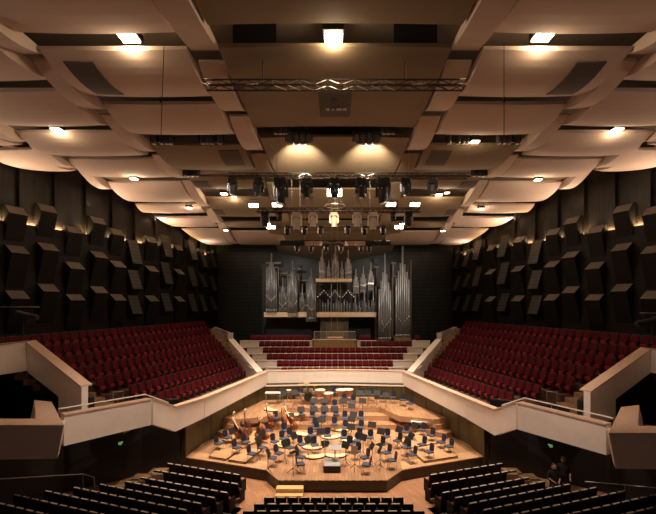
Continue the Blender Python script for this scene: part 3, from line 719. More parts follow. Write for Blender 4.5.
for s in (-1, 1):
    p = PAR[s]; pts = p['f']
    t = .3*s
    ribbon('gallery_parapet', pts+[p['pk'], p['en']], -t, .06, 'cream folded parapet along the front of the %s side gallery' % SIDE[s], 'parapet')
    # handrail above the raised part
    o = thing('handrail', 'thin metal handrail on top of the %s gallery parapet' % SIDE[s], 'handrail')
    a = Vector(pts[-1][:2]+(pts[-1][3],)); b = Vector(p['pk'][:2]+(p['pk'][3],)); c = Vector(p['en'][:2]+(p['en'][3],)); off = Vector((s*.16, .1, .2))
    m = MB(); m.path([a+off, b+off, c+off], .03); m.build('rail', whitep, o)
    for q in (a, b, b.lerp(c, .35), b.lerp(c, .7), c): m = MB(); m.tube(q+Vector((off.x, off.y, 0)), q+off, .014, 5); m.build('post', steel, o)
    # upper wedge parapet climbing outwards
    a, b, c = p['p2a'], p['p2b'], p['p2c']; za, zb = p['p2z']
    lowt = lambda tt: 3.95+tt*.95
    o = thing('stair_parapet', 'cream parapet climbing beside the stairs at the near end of the %s gallery' % SIDE[s], 'parapet')
    A = Vector((*a, 0)); B = Vector((*b, 0)); D = B-A; L = Vector((*c, 0))
    n = Vector((D.y, -D.x, 0)).normalized(); n = n if n.y > 0 else -n; n *= .28
    def pt(q, z, k=0): w = q+n*k; return (w.x, w.y, z)
    m = MB(); X = A.lerp(B, .387)
    z1 = za+(zb-za)*.387
    m.hexa(pt(A, 3.0), pt(X, 3.3), pt(X, 3.3, 1), pt(A, 3.0, 1), pt(A, za), pt(X, z1), pt(X, z1, 1), pt(A, za, 1))
    m.hexa(pt(X, 4.12), pt(B, 5.05), pt(B, 5.05, 1), pt(X, 4.12, 1), pt(X, z1), pt(B, zb), pt(B, zb, 1), pt(X, z1, 1))
    m.hexa(pt(B, 5.05), pt(L, 5.2), pt(L+Vector((s*.3, 0, 0)), 5.2), pt(B, 5.05, 1), pt(B, zb), pt(L, zb+.05), pt(L+Vector((s*.3, 0, 0)), zb+.05), pt(B, zb, 1))
    m.build('parapet_wall', cream, o)
    m = MB(); e = .06
    def pc(q, z, k): w = q+n*k; return (w.x, w.y, z)
    m.hexa(pc(A, za, -.15), pc(B, zb, -.15), pc(B, zb, 1.6), pc(A, za, 1.6), pc(A, za+e, -.15), pc(B, zb+e, -.15), pc(B, zb+e, 1.6), pc(A, za+e, 1.6))
    L2 = L+Vector((s*.45, 0, 0))
    m.hexa(pc(B, zb, -.15), pc(L, zb+.05, -.15), pc(L2, zb+.05, 0), pc(B, zb, 1.6), pc(B, zb+e, -.15), pc(L, zb+.05+e, -.15), pc(L2, zb+.05+e, 0), pc(B, zb+e, 1.6))
    m.build('parapet_cap', capm, o)
    # corner box balcony
    Y = p['box']; bx = p['bx']; zt = 4.0 if s < 0 else 4.0
    o = thing('box_balcony', 'cream corner balcony box with broad wooden ledge at the near %s edge' % SIDE[s], 'balcony')
    m = MB(); yb = Y+.7
    m.hexa((s*(bx+.32), Y+.15, 2.78), (s*19.4, Y+.15, 2.62), (s*19.4, yb, 2.62), (s*(bx+.6), yb, 2.78), (s*bx, Y, zt), (s*19.4, Y, zt), (s*19.4, yb, zt), (s*(bx+.35), yb, zt))
    m.hexa((s*(bx+.32), Y+.15, 2.78), (s*(bx+1.9), Y+.6, 2.78), (s*(bx+3.6), Y+3.6, 2.78), (s*(bx+3.0), Y+3.3, 2.78), (s*bx, Y, zt), (s*(bx+1.5), yb, zt), (s*(bx+3.7), Y+3.7, zt), (s*(bx+2.7), Y+3.35, zt))
    m.build('box_front', cream, o)
    m = MB()
    m.prism([(s*(bx-.04), Y-.04), (s*19.4, Y-.04), (s*19.4, yb+.05), (s*(bx+1.5), yb+.05)], zt, zt+.05)
    m.prism([(s*(bx-.04), Y-.04), (s*(bx+1.5), yb+.05), (s*(bx+3.7), Y+3.7), (s*(bx+2.7), Y+3.37)], zt, zt+.05)
    m.build('wooden_ledge', capm, o)
    m = MB(); m.prism([(s*(bx+.8), Y+.2), (s*19.4, Y+.2), (s*19.4, Y+3.9), (s*(bx+3.3), Y+3.4)], 2.85, 2.95); m.build('box_floor', darkfl, o)
    # dark lobby wall behind the box
    m = MB(); m.prism([((A+n*1.2).x, (A+n*1.2).y), ((B+n*1.2).x, (B+n*1.2).y), (s*19.0, B.y+2.2), (s*19.0, B.y+2.5), ((B+n*2).x, (B+n*2).y), ((A+n*2).x, (A+n*2).y)], 2.6, [4.2, 5.9, 6.2, 6.2, 5.9, 4.2]); struct('wall_lobby_'+SIDE[s], m, black)
# ------------------------------------------------------------------ SIDE GALLERIES
ROWS = []   # near end, far end, z of seat tops
FAR = [(7.2, 33.4), (8.1, 34.4), (9.0, 35.3), (9.7, 36.5), (10.5, 37.2), (11.25, 38.25), (12.1, 39.6)]
NEAR = [(9.7, 24.0), (11.0, 23.5), (12.5, 22.8), (13.5, 22.6), (14.6, 22.7), (15.9, 22.6), (17.6, 22.4)]
def make_gseat():   # occupant faces +y, seat tipped up
    o = thing('gallery_chair', '', 'seat')
    R = Matrix.Translation((0, -.24, .60)) @ Matrix.Rotation(.14, 4, 'X')
    m = MB(); m.bevbox((0, -.03, 0), (.62, .05, .84), .10, R); m.build('back_shell', framem, o)
    m = MB(); m.bevbox((0, .02, .0), (.47, .07, .72), .07, R); m.build('backrest', red, o)
    m = MB(); m.bevbox((0, 0, 0), (.42, .09, .20), .05, Matrix.Translation((0, -.06, .36)) @ Matrix.Rotation(-.12, 4, 'X')); m.build('cushion', redsheen, o)
    for sx in (-1, 1): m = MB(); m.box((sx*.30, -.06, .28), (.04, .34, .56)); m.build('armrest', framem, o)
    return o
GS = Kind(make_gseat)
STALLH = .92
for s in (-1, 1):
    for k in range(7):
        n_ = Vector((s*NEAR[k][0], NEAR[k][1], 0)); f_ = Vector((s*FAR[k][0], FAR[k][1], 0)); zt = 3.2+.55*k; zf = zt-STALLH
        d = (f_-n_).normalized(); nn = Vector((-d.y, d.x, 0)); nn = nn if nn.x*s > 0 else -nn   # outwards
        # tier step
        w1 = .55; w2 = .62
        if k < 6:
            n2 = Vector((s*NEAR[k+1][0], NEAR[k+1][1], 0)); f2 = Vector((s*FAR[k+1][0], FAR[k+1][1], 0)); A = n2-nn*.42; B = f2-nn*.42
        else: A = n_+nn*1.4; B = f_+nn*.8
        A0 = n_-nn*(.42 if k else 2.2); B0 = f_-nn*(.42 if k else 1.7)
        if k == 0: A0 = Vector((s*7.95, 23.7, 0)); B0 = Vector((s*5.8, 32.3, 0))
        m = MB(); m.prism([tuple(q.xy) for q in (A0-d*.1, B0, B, A-d*.1)], zf-.75, zf); st = m.build('gallery_tier', tierm); st['kind'] = 'structure'
        Ln = (f_-n_).length; cnt = int(Ln/.62); rz = math.atan2(-(-nn).x, (-nn).y)
        for i in range(cnt+1):
            q = n_+(f_-n_)*(i/cnt)+nn*.1
            GS((q.x, q.y, zf), rz, 'red %s gallery seat, %s row from the parapet, %s from the near end' % (SIDE[s], ORD[k+1], ORD[i+1]), 'red seats of the side galleries', .93)
    # near end stairs (wooden) and far end stairs
    o = thing('gallery_stairs', 'wooden stairs at the near end of the %s gallery rows' % SIDE[s], 'stairs')
    for k in range(12):
        t = k/11; x = s*(9.9+5.8*t); y0 = 20.5+1.2*t; z = 2.5+.235*k; m = MB()
        m.prism([(x, y0-.9), (x+s*.62, y0-.9), (x+s*.62, y0+1.0), (x, y0+1.0)], z-.3, z); m.build('step', stairm, o)
    o = thing('gallery_stairs', 'narrow steep stairs at the organ end of the %s gallery rows' % SIDE[s], 'stairs')
    for k in range(13):
        t = k/12; x = s*(6.2+5.2*t); y0 = 33.8+5.6*t; z = 2.5+.275*k; m = MB()
        m.prism([(x-s*.35, y0-.2), (x+s*.3, y0-.75), (x+s*.75, y0+.3), (x+s*.1, y0+.8)], z-.4, z); m.build('step', stairm, o)
    # cream sloping wall between choir and side gallery
    o = thing('dividing_parapet', 'cream sloping parapet between choir rows and %s gallery' % SIDE[s], 'parapet')
    a = Vector((s*5.5, 32.2, 0)); b = Vector((s*8.95, 37.3, 0)); d = (b-a).normalized(); n = Vector((-d.y, d.x, 0)); n = n if n.x*s > 0 else -n; n *= .55
    m = MB(); q = [a, b, b+n, a+n]; m.add([(*v.xy, 2.3) for v in q]+[(*v.xy, z) for v, z in zip(q, (3.05, 5.05, 5.05, 3.05))], [(3, 2, 1, 0), (4, 5, 6, 7), (0, 1, 5, 4), (1, 2, 6, 5), (2, 3, 7, 6), (3, 0, 4, 7)]); m.build('parapet_wall', cream, o)
    for i in range(4):
        t = .2+.22*i; c = a.lerp(b, t)+n*1.02; m = MB(); z = 3.05+2.0*t; m.box((0, 0, 0), (.05, .75, .12), Matrix.Translation((c.x, c.y, z-.25)) @ Matrix.Rotation(math.atan2(-d.x, d.y), 4, 'Z') @ Matrix.Rotation(.15, 4, 'X')); m.build('stepped_rail', cream, o)
    # upper end parapet by the door
    o = thing('door_parapet', 'cream angled parapet beside the door at the organ end, %s side' % SIDE[s], 'parapet')
    pa = Vector(Q(335+s*118, 327, 41.0)); pb = Vector(Q(335+s*105.5, 332.8, 39.0)); pcx = Vector(Q(335+s*105, 347, 38.9))
    m = MB(); m.hexa((pa.x, pa.y, pa.z-.75), (pb.x, pb.y, pb.z-.75), (pb.x+s*.05, pb.y+.3, pb.z-.75), (pa.x+s*.4, pa.y, pa.z-.75), (pa.x, pa.y, pa.z), (pb.x, pb.y, pb.z), (pb.x-s*.0, pb.y+.5, pb.z), (pa.x+s*.4, pa.y+.2, pa.z))
    m.box((pb.x-s*.12, pb.y, pb.z-.75), (.4, .35, 1.5)); m.build('parapet_wall', cream, o)
# near gallery hand hoops
for s in (-1, 1):
    o = thing('stair_hoop', 'small white metal hoop rail beside the %s gallery stairs' % SIDE[s], 'handrail')
    x, y, z = Q(335+s*222, 397, 21.4); m = MB(); m.path([(x, y, z-.3), (x, y, z+.25), (x-s*.36, y+.3, z+.22), (x-s*.36, y+.3, z-.3)], .018); m.build('rail', steel, o)
# ------------------------------------------------------------------ CHOIR
CR = [(32.75, 2.72, 5.2), (33.6, 3.12, 5.56), (34.6, 3.53, 6.45), (35.6, 3.96, 7.0), (36.6, 4.40, 7.65), (37.6, 4.86, 8.5)]
def make_cseat():
    o = thing('choir_chair', '', 'seat')
    R = Matrix.Translation((0, -.2, .60)) @ Matrix.Rotation(.14, 4, 'X')
    m = MB(); m.bevbox((0, -.02, 0), (.48, .05, .66), .05, R); m.build('back_shell', framem, o)
    m = MB(); m.bevbox((0, .03, 0), (.42, .07, .58), .05, R); m.build('backrest', red, o)
    m = MB(); m.bevbox((0, 0, 0), (.42, .11, .36), .04, Matrix.Translation((0, .0, .50)) @ Matrix.Rotation(-.22, 4, 'X')); m.build('cushion', red, o)
    m = MB(); m.box((0, -.05, .17), (.10, .2, .34)); m.build('pedestal', framem, o); return o
CS = Kind(make_cseat)
CRL = ['front', 'second', 'third', 'fourth', 'fifth', 'top']
for k, (y, z, hw) in enumerate(CR):
    zfl = z-.475; dpt = 1.0 if k < 5 else 5.5
    if k == 0:
        m = MB(); m.prism([(-5.5, 32.3), (0, 33.0), (5.5, 32.3), (6.3, 33.9), (-6.3, 33.9)], zfl-.6, zfl); m.build('choir_tier', tierm)['kind'] = 'structure'
    else:
        m = MB(); m.prism([(-hw-.1, y+.02), (hw+.1, y+.02), (hw+.8, y+dpt), (-hw-.8, y+dpt)], zfl-.7, zfl); m.build('choir_tier', tierm)['kind'] = 'structure'
        segs = [(-hw, hw)] if k < 4 else [(-hw, -1.98), (1.98, hw if k == 4 else 3.7)]
        if k == 5: segs.append((6.9, hw))
        for a, b in segs:
            nm = 'left of' if b < 0 else 'right of' if a > 0 else 'below'
            if a > 5: nm = 'far right of'
            m = MB()
            m.box(((a+b)/2, y, z-.33), (b-a, .07, .66)); m.box(((a+b)/2, y-.02, z), (b-a, .16, .05))
            for e in ((a, b) if k else ()):
                if abs(abs(e)-hw) < .01: m.box((e-.3*(1 if e > 0 else -1), y+.35, z-.28), (.45, .55, .45))
            o = m.build('choir_desk_wall', cream); tag(o, 'low cream desk wall of the %s choir row, %s the organ console' % (CRL[k], nm), 'parapet', 'cream desk walls of the choir')
    nmax = int((hw-.75)/.5); i = 0
    for j in range(-nmax, nmax+1):
        x = j*.5; bow = (.35*(1-(x/5.5)**2) if k == 0 else 0)
        if k == 0: yy = 32.98+.12*(1-(x/6)**2)
        else: yy = y+.55
        if k >= 4 and abs(x) < 2.3: continue
        if k == 5 and 3.4 < x < 7.2: continue
        i += 1
        CS((x, yy, zfl), PI, 'red choir seat in the %s choir row, %s from the left' % (CRL[k], ORD[i]), 'red seats of the choir')
for s in (-1, 1):
    pass
# organ console enclosure
o = thing('console_enclosure', 'slatted oak enclosure with glass rail in the middle of the choir', 'enclosure', (0, 36.35, 0))
m = MB(); m.box((-.04, .05, 4.5), (3.75, .1, 1.1)); m.build('front_panel', oak, o)
for s in (-1, 1): m = MB(); m.box((s*1.87-.04, 1.0, 4.5), (.08, 2.0, 1.1)); m.build('side_panel', oak, o)
m = MB(); m.box((-.04, .05, 5.07), (3.85, .2, .06)); m.build('top_rail', capm, o)
m = MB(); m.box((-.04, .1, 5.42), (3.5, .02, .62)); m.build('glass_screen', glass, o)
for x in (-1.8, -.75, .7, 1.75): m = MB(); m.tube((x, .1, 5.05), (x, .1, 5.76), .025); m.build('post', steel, o)
m = MB(); m.tube((-1.8, .1, 5.76), (1.75, .1, 5.76), .025); m.build('hand_rail', steel, o)
o = thing('organ_console', 'small wooden organ console standing inside the oak enclosure', 'organ console', (-.0, 36.9, 4.2))
m = MB(); m.box((0, 0, .5), (1.3, .5, 1.0)); m.build('console_case', casem, o); m = MB(); m.box((0, -.1, 1.02), (1.3, .5, .1)); m.build('music_desk', shelfm, o)
m = MB(); m.prism([(-2.1, 36.35), (2.1, 36.35), (2.1, 38.2), (-2.1, 38.2)], 3.9, 4.02); m.build('console_floor', tierm)['kind'] = 'structure'
# ------------------------------------------------------------------ ORGAN
YO = 39.5
org = thing('pipe_organ', 'large pipe organ with grey metal pipe towers on the rear wall', 'pipe organ', (0, YO, 0))
def OQ(u, v, y=YO): a = Q(u, v, y); return (a[0], a[1]-YO, a[2])
def obox(name, u0, v0, u1, v1, y0, y1, mt, par=org):
    a = OQ(u0, v0, y0); b = OQ(u1, v1, y0); m = MB(); m.box(((a[0]+b[0])/2, (y0+y1)/2-YO, (a[2]+b[2])/2), (abs(b[0]-a[0]), y1-y0, abs(a[2]-b[2]))); return m.build(name, mt, par)
obox('shelf', 264, 312.3, 376.5, 317, 39.1, 40.8, shelfm)
obox('shelf', 315.5, 278.5, 352, 281.8, 39.3, 40.8, shelfm)
obox('back_case', 262, 264, 412, 348, 42.6, 43.2, black)
obox('lower_case', 266, 317, 377, 345, 41.5, 42.5, black)
obox('wood_pillar', 320, 317, 348.5, 343, 40.0, 41.2, casem)
obox('inner_door', 326, 323, 343, 343, 39.9, 40.05, mat('console_niche', (.20, .13, .06), .5))
def pipe(par, u, vt, vb, r, mt, y=YO, vmouth=None):
    a = OQ(u, vb, y); b = OQ(u, vt, y); m = MB(); m.smooth = True
    foot = .35*min(1, (b[2]-a[2])/3)
    m.tube(a, (a[0], a[1], a[2]+foot), r*.35, 8, r); m.tube((a[0], a[1], a[2]+foot), b, r, 8); m.build('pipe', mt, par)
def tower(name, u0, u1, vpeak, vsh, vb, n, chev=None, wood=None, bulge=.25, lightc=False, y=YO, case=True):
    t = bpy.data.objects.new(name, None); C.objects.link(t); t.parent = org
    mid = (n-1)/2
    for i in range(n):
        u = u0+(u1-u0)*(i+.5)/n; q = abs(i-mid)/max(mid, 1)
        vt = vpeak+(vsh-vpeak)*(.30+.70*q if q > 0 else 0)+(1.5 if i > mid else 0)
        r = (u1-u0)/n*.5*y/F*(.88); yy = y-bulge*(1-q*q)
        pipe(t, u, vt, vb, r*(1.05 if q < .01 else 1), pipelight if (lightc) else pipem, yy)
        if chev:
            v = chev[0]-(chev[1])*(1-q) if chev[1] else chev[0]
            a = OQ(u, v, yy); m = MB(); w = r*.8; m.slab([(a[0]-w, a[2]-.05), (a[0], a[2]+.10), (a[0]+w, a[2]-.05), (a[0], a[2]-.16)], a[1]-r-.05, a[1]-r+.06); m.build('mouth', mouthm, t)
    if case:
        a = OQ(u0-.6, vb, y); b = OQ(u1+.6, vsh-3, y); m = MB(); w = .05; yb = .35
        for xx in (a[0], b[0]): m.box((xx, yb, (a[2]+b[2])/2), (.09, .9, b[2]-a[2]))
        m.box(((a[0]+b[0])/2, yb, b[2]), (b[0]-a[0], .9, .1)); m.box(((a[0]+b[0])/2, yb-.1, a[2]-.05), (b[0]-a[0], 1.0, .12)); m.build('tower_case', casem, t)
    return t
tower('pipe_tower', 266, 277, 253, 270, 313, 7, (295, -5), y=38.8)
tower('pipe_tower', 279, 286.5, 277.5, 291, 310, 5, (302.5, -3))
tower('pipe_tower', 287.5, 297.5, 261, 278, 317, 7, (301, -6), y=38.8)
tower('pipe_tower', 299.2, 305.5, 284, 297, 313, 5, (305, -3))
tower('pipe_tower', 306.5, 316, 268.5, 283, 321, 7, (305, -5), y=38.8)
tower('pipe_tower', 319, 325.5, 249, 261, 279, 5, (271, 0), lightc=True, case=False)
tower('pipe_tower', 326.8, 330.6, 260, 267, 279, 3, None, lightc=True, case=False)
tower('pipe_tower', 331.6, 339, 245, 259, 280, 5, (270, -1), lightc=True, case=False)
tower('pipe_tower', 340, 343.8, 261, 268, 279, 3, None, lightc=True, case=False)
tower('pipe_tower', 345, 351.6, 250, 262, 279, 5, (272, 0), lightc=True, case=False)
for a, b, pk, sh, bt in [(353, 358.8, 269, 279, 294), (360.2, 366.4, 266, 277, 293), (367.8, 374, 262.5, 274, 291)]: tower('pipe_tower', a, b, pk, sh, bt, 5, (bt-8, 0), lightc=True, case=False)
for a, b, pk, sh, bt, n in [(353.3, 357.2, 295, 303, 314, 3), (358, 361.2, 302, 306, 313, 3), (362, 366.6, 292, 301, 313.5, 3), (367.4, 370.4, 300, 305, 313, 3), (371, 375.6, 291, 300, 314, 3)]: tower('pipe_tower', a, b, pk, sh, bt, n, None, lightc=False, case=False)
tower('pedal_tower', 378.3, 391.3, 253.5, 289, 341, 7, (319, -7), y=37.9)
tower('pedal_tower', 395.3, 409.8, 246, 278, 338, 7, (316, -7), y=37.9)
obox('tower_base', 377.8, 341, 391.8, 349, 37.6, 38.6, oak); obox('tower_base', 395, 338, 410.4, 349, 37.6, 38.6, oak)
# horizontal trumpets in the centre, in chevrons
for c, w in [(324, 6), (335, 4.5), (348, 5.5)]:
    for i in range(7):
        q = (i-3)/3; u = c+w*q; v = 291+abs(q)*6
        a = OQ(u, v, 39.6); m = MB(); m.smooth = True; m.tube((a[0], a[1]+.8, a[2]-.05), (a[0], a[1]-.5, a[2]+.03), .03, 6, .10); m.build('trumpet_pipe', mouthm, org)
for (u0, v0, u1, v1) in [(318, 283, 319, 312), (351, 283, 352, 312), (330.7, 283, 331.5, 312), (340, 283, 340.8, 312), (266, 262, 281, 264), (279, 272.5, 288, 274), (293, 268, 301, 269.5), (300, 279.5, 309, 281), (374.5, 266, 380, 268), (391, 262, 396, 264), (376.5, 268, 377.3, 341), (410.5, 260, 411.5, 341), (392.5, 264, 394, 341)]:
    obox('case_frame', u0, v0, u1, v1, 40.3, 40.8, casem)
for i in range(12):
    u = 320+i*2.7; pipe(org, u, 299+2*(i % 3), 313, .08, pipem, 40.4)
# thin recording tower wires and a hanging ring microphone
o = thing('microphone_line', 'thin microphone cables hanging in front of the organ above the choir', 'microphone')
for u in (331.5, 337.5): a = Q(u, 188, 31); b = Q(u, 330, 31); m = MB(); m.tube(b, a, .012, 4); m.build('cable', steel, o)
a = Q(328, 268, 31); b = Q(341, 268, 31); m = MB(); m.tube(a, b, .014, 4); m.build('crossbar', steel, o)
for u in (328, 341): a = Q(u, 268, 31); m = MB(); m.tube(a, (a[0], a[1], a[2]-.25), .03, 6); m.build('microphone_capsule', black, o)
# ------------------------------------------------------------------ TRUSSES AND SPOTLIGHTS
def truss(label, y, u0, u1, v0, v1, mt, mt2, step=.45, depth=.4, center_light=False):
    z1 = Q(0, v0, y)[2]; z0 = Q(0, v1, y)[2]; x0 = Q(u0, 0, y)[0]; x1 = Q(u1, 0, y)[0]
    o = thing('lighting_truss', label, 'truss')
    for zz in (z0, z1):
        for dy in (0, depth): m = MB(); m.tube((x0, y+dy, zz), (x1, y+dy, zz), .028, 6); m.build('chord', mt, o)
    m = MB(); m2 = MB(); n = int((x1-x0)/step)
    for i in range(n):
        a = x0+(x1-x0)*i/n; b = x0+(x1-x0)*(i+1)/n; zz = (z0, z1) if i % 2 == 0 else (z1, z0)
        tgt = m2 if abs((a+b)/2) < 2.0 else m
        for dy in (0, depth): tgt.tube((a, y+dy, zz[0]), (b, y+dy, zz[1]), .016, 4)
        tgt.tube((a, y, z0), (b, y+depth, z0), .014, 4); tgt.tube((a, y, z1), (a, y+depth, z1), .014, 4)
    m.build('lattice', mt, o)
    if m2.v: m2.build('lattice', mt2, o)
    for xx in (x0*.55, x1*.55): m = MB(); m.tube((xx, y+depth/2, z1), (xx, y+depth/2, 17.5), .012, 4); m.build('hanging_cable', steel, o)
    return z0
dsteel = mat('dark_truss_steel', (.05, .045, .04), .5, .5)
truss('long black lighting truss spanning the centre, nearest to the camera', 14.0, 203, 466, 79.5, 84.5, dsteel, steel)
truss('lighting truss above the stage front with large black moving heads', 22.6, 228, 470, 173, 176.8, dsteel, steel)
truss('silver lighting truss above the stage carrying white moving heads', 26.4, 256, 421, 208, 211.5, dsteel, steel)
truss('short black truss nearest to the organ with pinkish panels', 29.0, 280, 391, 240.5, 244.5, dsteel, steel)
o = thing('reflector_panel', 'row of pinkish metal flaps hanging under the truss nearest the organ', 'reflector')
for u0, u1, mt in [(280, 304, black), (305, 313, mat('pink_foil', (.50, .33, .28), .4)), (314, 322, MATS['pink_foil']), (345, 353, MATS['pink_foil']), (354, 365, MATS['pink_foil']), (366, 391, black)]:
    a = Q(u0, 241, 28.9); b = Q(u1, 245.5, 28.9); m = MB(); m.box(((a[0]+b[0])/2, 28.96, (a[2]+b[2])/2), (b[0]-a[0], .04, a[2]-b[2])); m.build('flap', mt, o)
def make_head(body, yoke, lensm):
    o = thing('moving_head', '', 'spotlight')
    m = MB(); m.box((0, 0, -.12), (.42, .34, .24)); m.tube((-.12, 0, 0), (-.12, 0, .1), .03); m.tube((.12, 0, 0), (.12, 0, .1), .03); m.build('base', body, o)
    for sx in (-1, 1): m = MB(); m.box((sx*.24, 0, -.42), (.07, .16, .5)); m.build('yoke_arm', yoke, o)
    m = MB(); m.lathe([(.12, .22), (.19, .12), (.19, -.15), (.15, -.34), (.17, -.40)], (0, 0, -.5), 12); m.build('head', body, o)
    m = MB(); m.lathe([(.14, -.402), (.10, -.43)], (0, 0, -.5), 12); m.build('lens', lensm, o)
    return o
HB = Kind(lambda: make_head(black, black, chrome)); HW = Kind(lambda: make_head(palecream, whitep, navy)); HS = Kind(lambda: make_head(black, steel, chrome))
i = 0
for u, sc in [(232.5, 1.0), (258.5, 1.05), (280.5, 1.5), (307, 1.15), (334.5, 1.15), (361, 1.15), (383, 1.5), (405.5, 1.05), (432.5, 1.0)]:
    i += 1; x, y, z = Q(u, 179, 22.8); HB((x, y, z), 0, 'large black moving head, %s from the left on the stage front truss' % ORD[i], 'black moving heads on the front truss', sc)
i = 0
for u, sc, kk in [(265, 1.05, HS), (280, .7, HS), (296.5, 1.25, HW), (313, 1.05, HW), (334, 1.05, HW), (357, 1.05, HW), (373, 1.25, HW), (393, .7, HS), (408.5, 1.05, HS)]:
    i += 1; x, y, z = Q(u, 212, 26.6); kk((x, y, z), 0, 'moving head, %s from the left on the silver middle truss' % ORD[i], 'moving heads on the middle truss', sc)
i = 0
for u, v in [(287.5, 226), (304.5, 226), (320.5, 226), (347.5, 226), (364.5, 226), (383, 226), (297, 245), (311, 245), (326, 245), (341, 245), (361, 245), (369, 245)]:
    i += 1; x, y, z = Q(u, v, 28.0 if v < 240 else 29.2)
    HS((x, y, z), .5, 'small spotlight, %s from the left, %s' % (ORD[i] if i < 7 else ORD[i-6], 'hanging low behind the white moving heads' if i < 7 else 'on the truss nearest the organ'), 'small spotlights', .72 if v < 240 else .6)
    if v < 240:
        pass
o = thing('spotlight_bar', 'thin horizontal bar carrying the small low spotlights', 'bar')
a = Q(283, 225.5, 28.0); b = Q(388, 225.5, 28.0); m = MB(); m.tube(a, b, .025); m.build('tube', steel, o)
for u in (300, 370): c = Q(u, 225.5, 28.0); m = MB(); m.tube(c, (c[0], c[1], 17.5), .014, 4); m.build('hanger', steel, o)
# bright box light in the middle of the front truss with a ring below
a = Q(334.5, 193, 23.2); o = thing('box_light', 'bright square box light under the middle of the front truss', 'light', a)
m = MB(); m.box((0, 0, .2), (.85, .3, .5)); m.build('housing', black, o); m = MB(); m.box((0, -.17, -.02), (.8, .05, .42)); m.build('lamp_face', floodglow, o)
for u in (307, 361):
    for du in (-4, 4):
        a = Q(u+du, 201, 23.0); o = thing('blinder_plate', 'pale rectangular flap hanging under a black moving head at u side, %s %s' % ('left' if u < 335 else 'right', 'outer' if (du < 0) == (u < 335) else 'inner'), 'flap', a)
        o['label'] = 'pale rectangular flap under the %s central moving head, %s one' % ('left' if u < 335 else 'right', 'outer' if (du < 0) == (u < 335) else 'inner')
        m = MB(); m.box((0, 0, 0), (.24, .04, .5)); m.build('plate', palecream, o); m = MB(); m.tube((0, 0, .2), (0, 0, .55), .02); m.build('stem', black, o)
a = Q(335, 206, 25.5); o = thing('hanging_ring', 'thin metal ring hanging under the bright box light', 'microphone', a)
m = MB(); pr = [(.62*math.cos(2*PI*k/16), .62*math.sin(2*PI*k/16), 0) for k in range(17)]; m.path(pr, .02, 5); m.build('ring', steel, o); m = MB(); m.tube((0, 0, 0), (0, 0, 3.0), .01, 4); [m.tube((.62*c, .62*d, 0), (0, 0, .7), .008, 4) for c, d in ((1, 0), (-1, 0), (0, 1))]; m.build('cable', steel, o)
# small fixtures in the gaps: groups of lamps
def make_fix():
    o = thing('gap_spotlight', '', 'spotlight')
    m = MB(); m.lathe([(.10, .0), (.15, .08), (.15, .34), (.08, .42)], n=10); m.build('can', mat('can_grey', (.16, .15, .15), .4, .6) if 'can_grey' not in MATS else MATS['can_grey'], o)
    m = MB(); m.lathe([(.10, -.01), (.10, .005)], n=10); m.build('lens', pipelight, o)
    m = MB(); [m.box((sx*.18, 0, .3), (.03, .06, .4)) for sx in (-1, 1)]; m.box((0, 0, .5), (.39, .06, .03)); m.tube((0, 0, .5), (0, 0, 1.6), .015, 5); m.build('bracket', black, o); return o
FX = Kind(make_fix)
def fixrow(us, v, y, where, rot=0, sc=1.0):
    for i, u in enumerate(us):
        x, yy, z = Q(u, v, y); FX((x, yy, z), (rot, 0, 0), 'small spotlight %s, %s from left' % (where, ORD[i+1]), 'small spotlights in ceiling gaps', sc)
fixrow([290, 296.5, 302.5, 308.5], 144, 19.8, 'in the left group washing the lit central panel', 0, 1.1)
fixrow([357, 363, 369.5, 376], 144, 19.8, 'in the right group washing the lit central panel', 0, 1.1)
fixrow([276, 280.5, 285], 134, 20.1, 'high in the second central gap, left end'); fixrow([384, 388.5, 393], 134, 20.1, 'high in the second central gap, right end')
fixrow([154, 162, 167, 171], 144, 21.2, 'in the left inner bay gap near the rib'); fixrow([203, 207.5, 212, 220], 144, 21.2, 'in the left inner bay gap near the axis')
fixrow([449, 458, 463, 467], 144, 21.2, 'in the right inner bay gap near the axis'); fixrow([499, 504, 509, 517], 144, 21.2, 'in the right inner bay gap near the rib')
fixrow([182, 188.5, 193, 197], 176.5, 26.6, 'in the next left gap above the dark hatch'); fixrow([474, 479, 483, 488], 176.5, 26.6, 'in the next right gap above the dark hatch')
for s in (-1, 1):
    x = 2.05*s
    spot('panel_wash', (s*1.72, 20.2, 15.4), (s*1.85, 22.8, 16.35), 2600, 56, 1, (1, .80, .56), .15)
# dark catwalk plates showing in the central gap
for i, (x0, x1) in enumerate([(-3.3, -1.9), (1.9, 3.3)]):
    m = MB(); m.box(((x0+x1)/2, 13.6, 17.0), (x1-x0, .08, .9)); tag(m.build('catwalk_plate', black), 'dark hatch plate seen in the nearest central ceiling gap, %s end' % ('left' if x0 < 0 else 'right'), 'plate')
# thin cables from ceiling
for i, (u, v0, v1, y, lb) in enumerate([(164, 45, 136, 12.9, 'thin cable hanging from the left inner bay gap'), (504, 45, 136, 12.9, 'thin cable hanging from the right inner bay gap'), (262.5, 28, 80, 13.9, 'left suspension cable of the near truss'), (404.5, 28, 80, 13.9, 'right suspension cable of the near truss')]):
    a = Q(u, v0, y); b = Q(u-(3 if u == 164 else 0), v1, y); m = MB(); m.tube(a, b, .012, 4); m.box((b[0], b[1], b[2]+1.1), (.05, .05, .14)); tag(m.build('hanging_cable', dsteel), lb, 'cable')
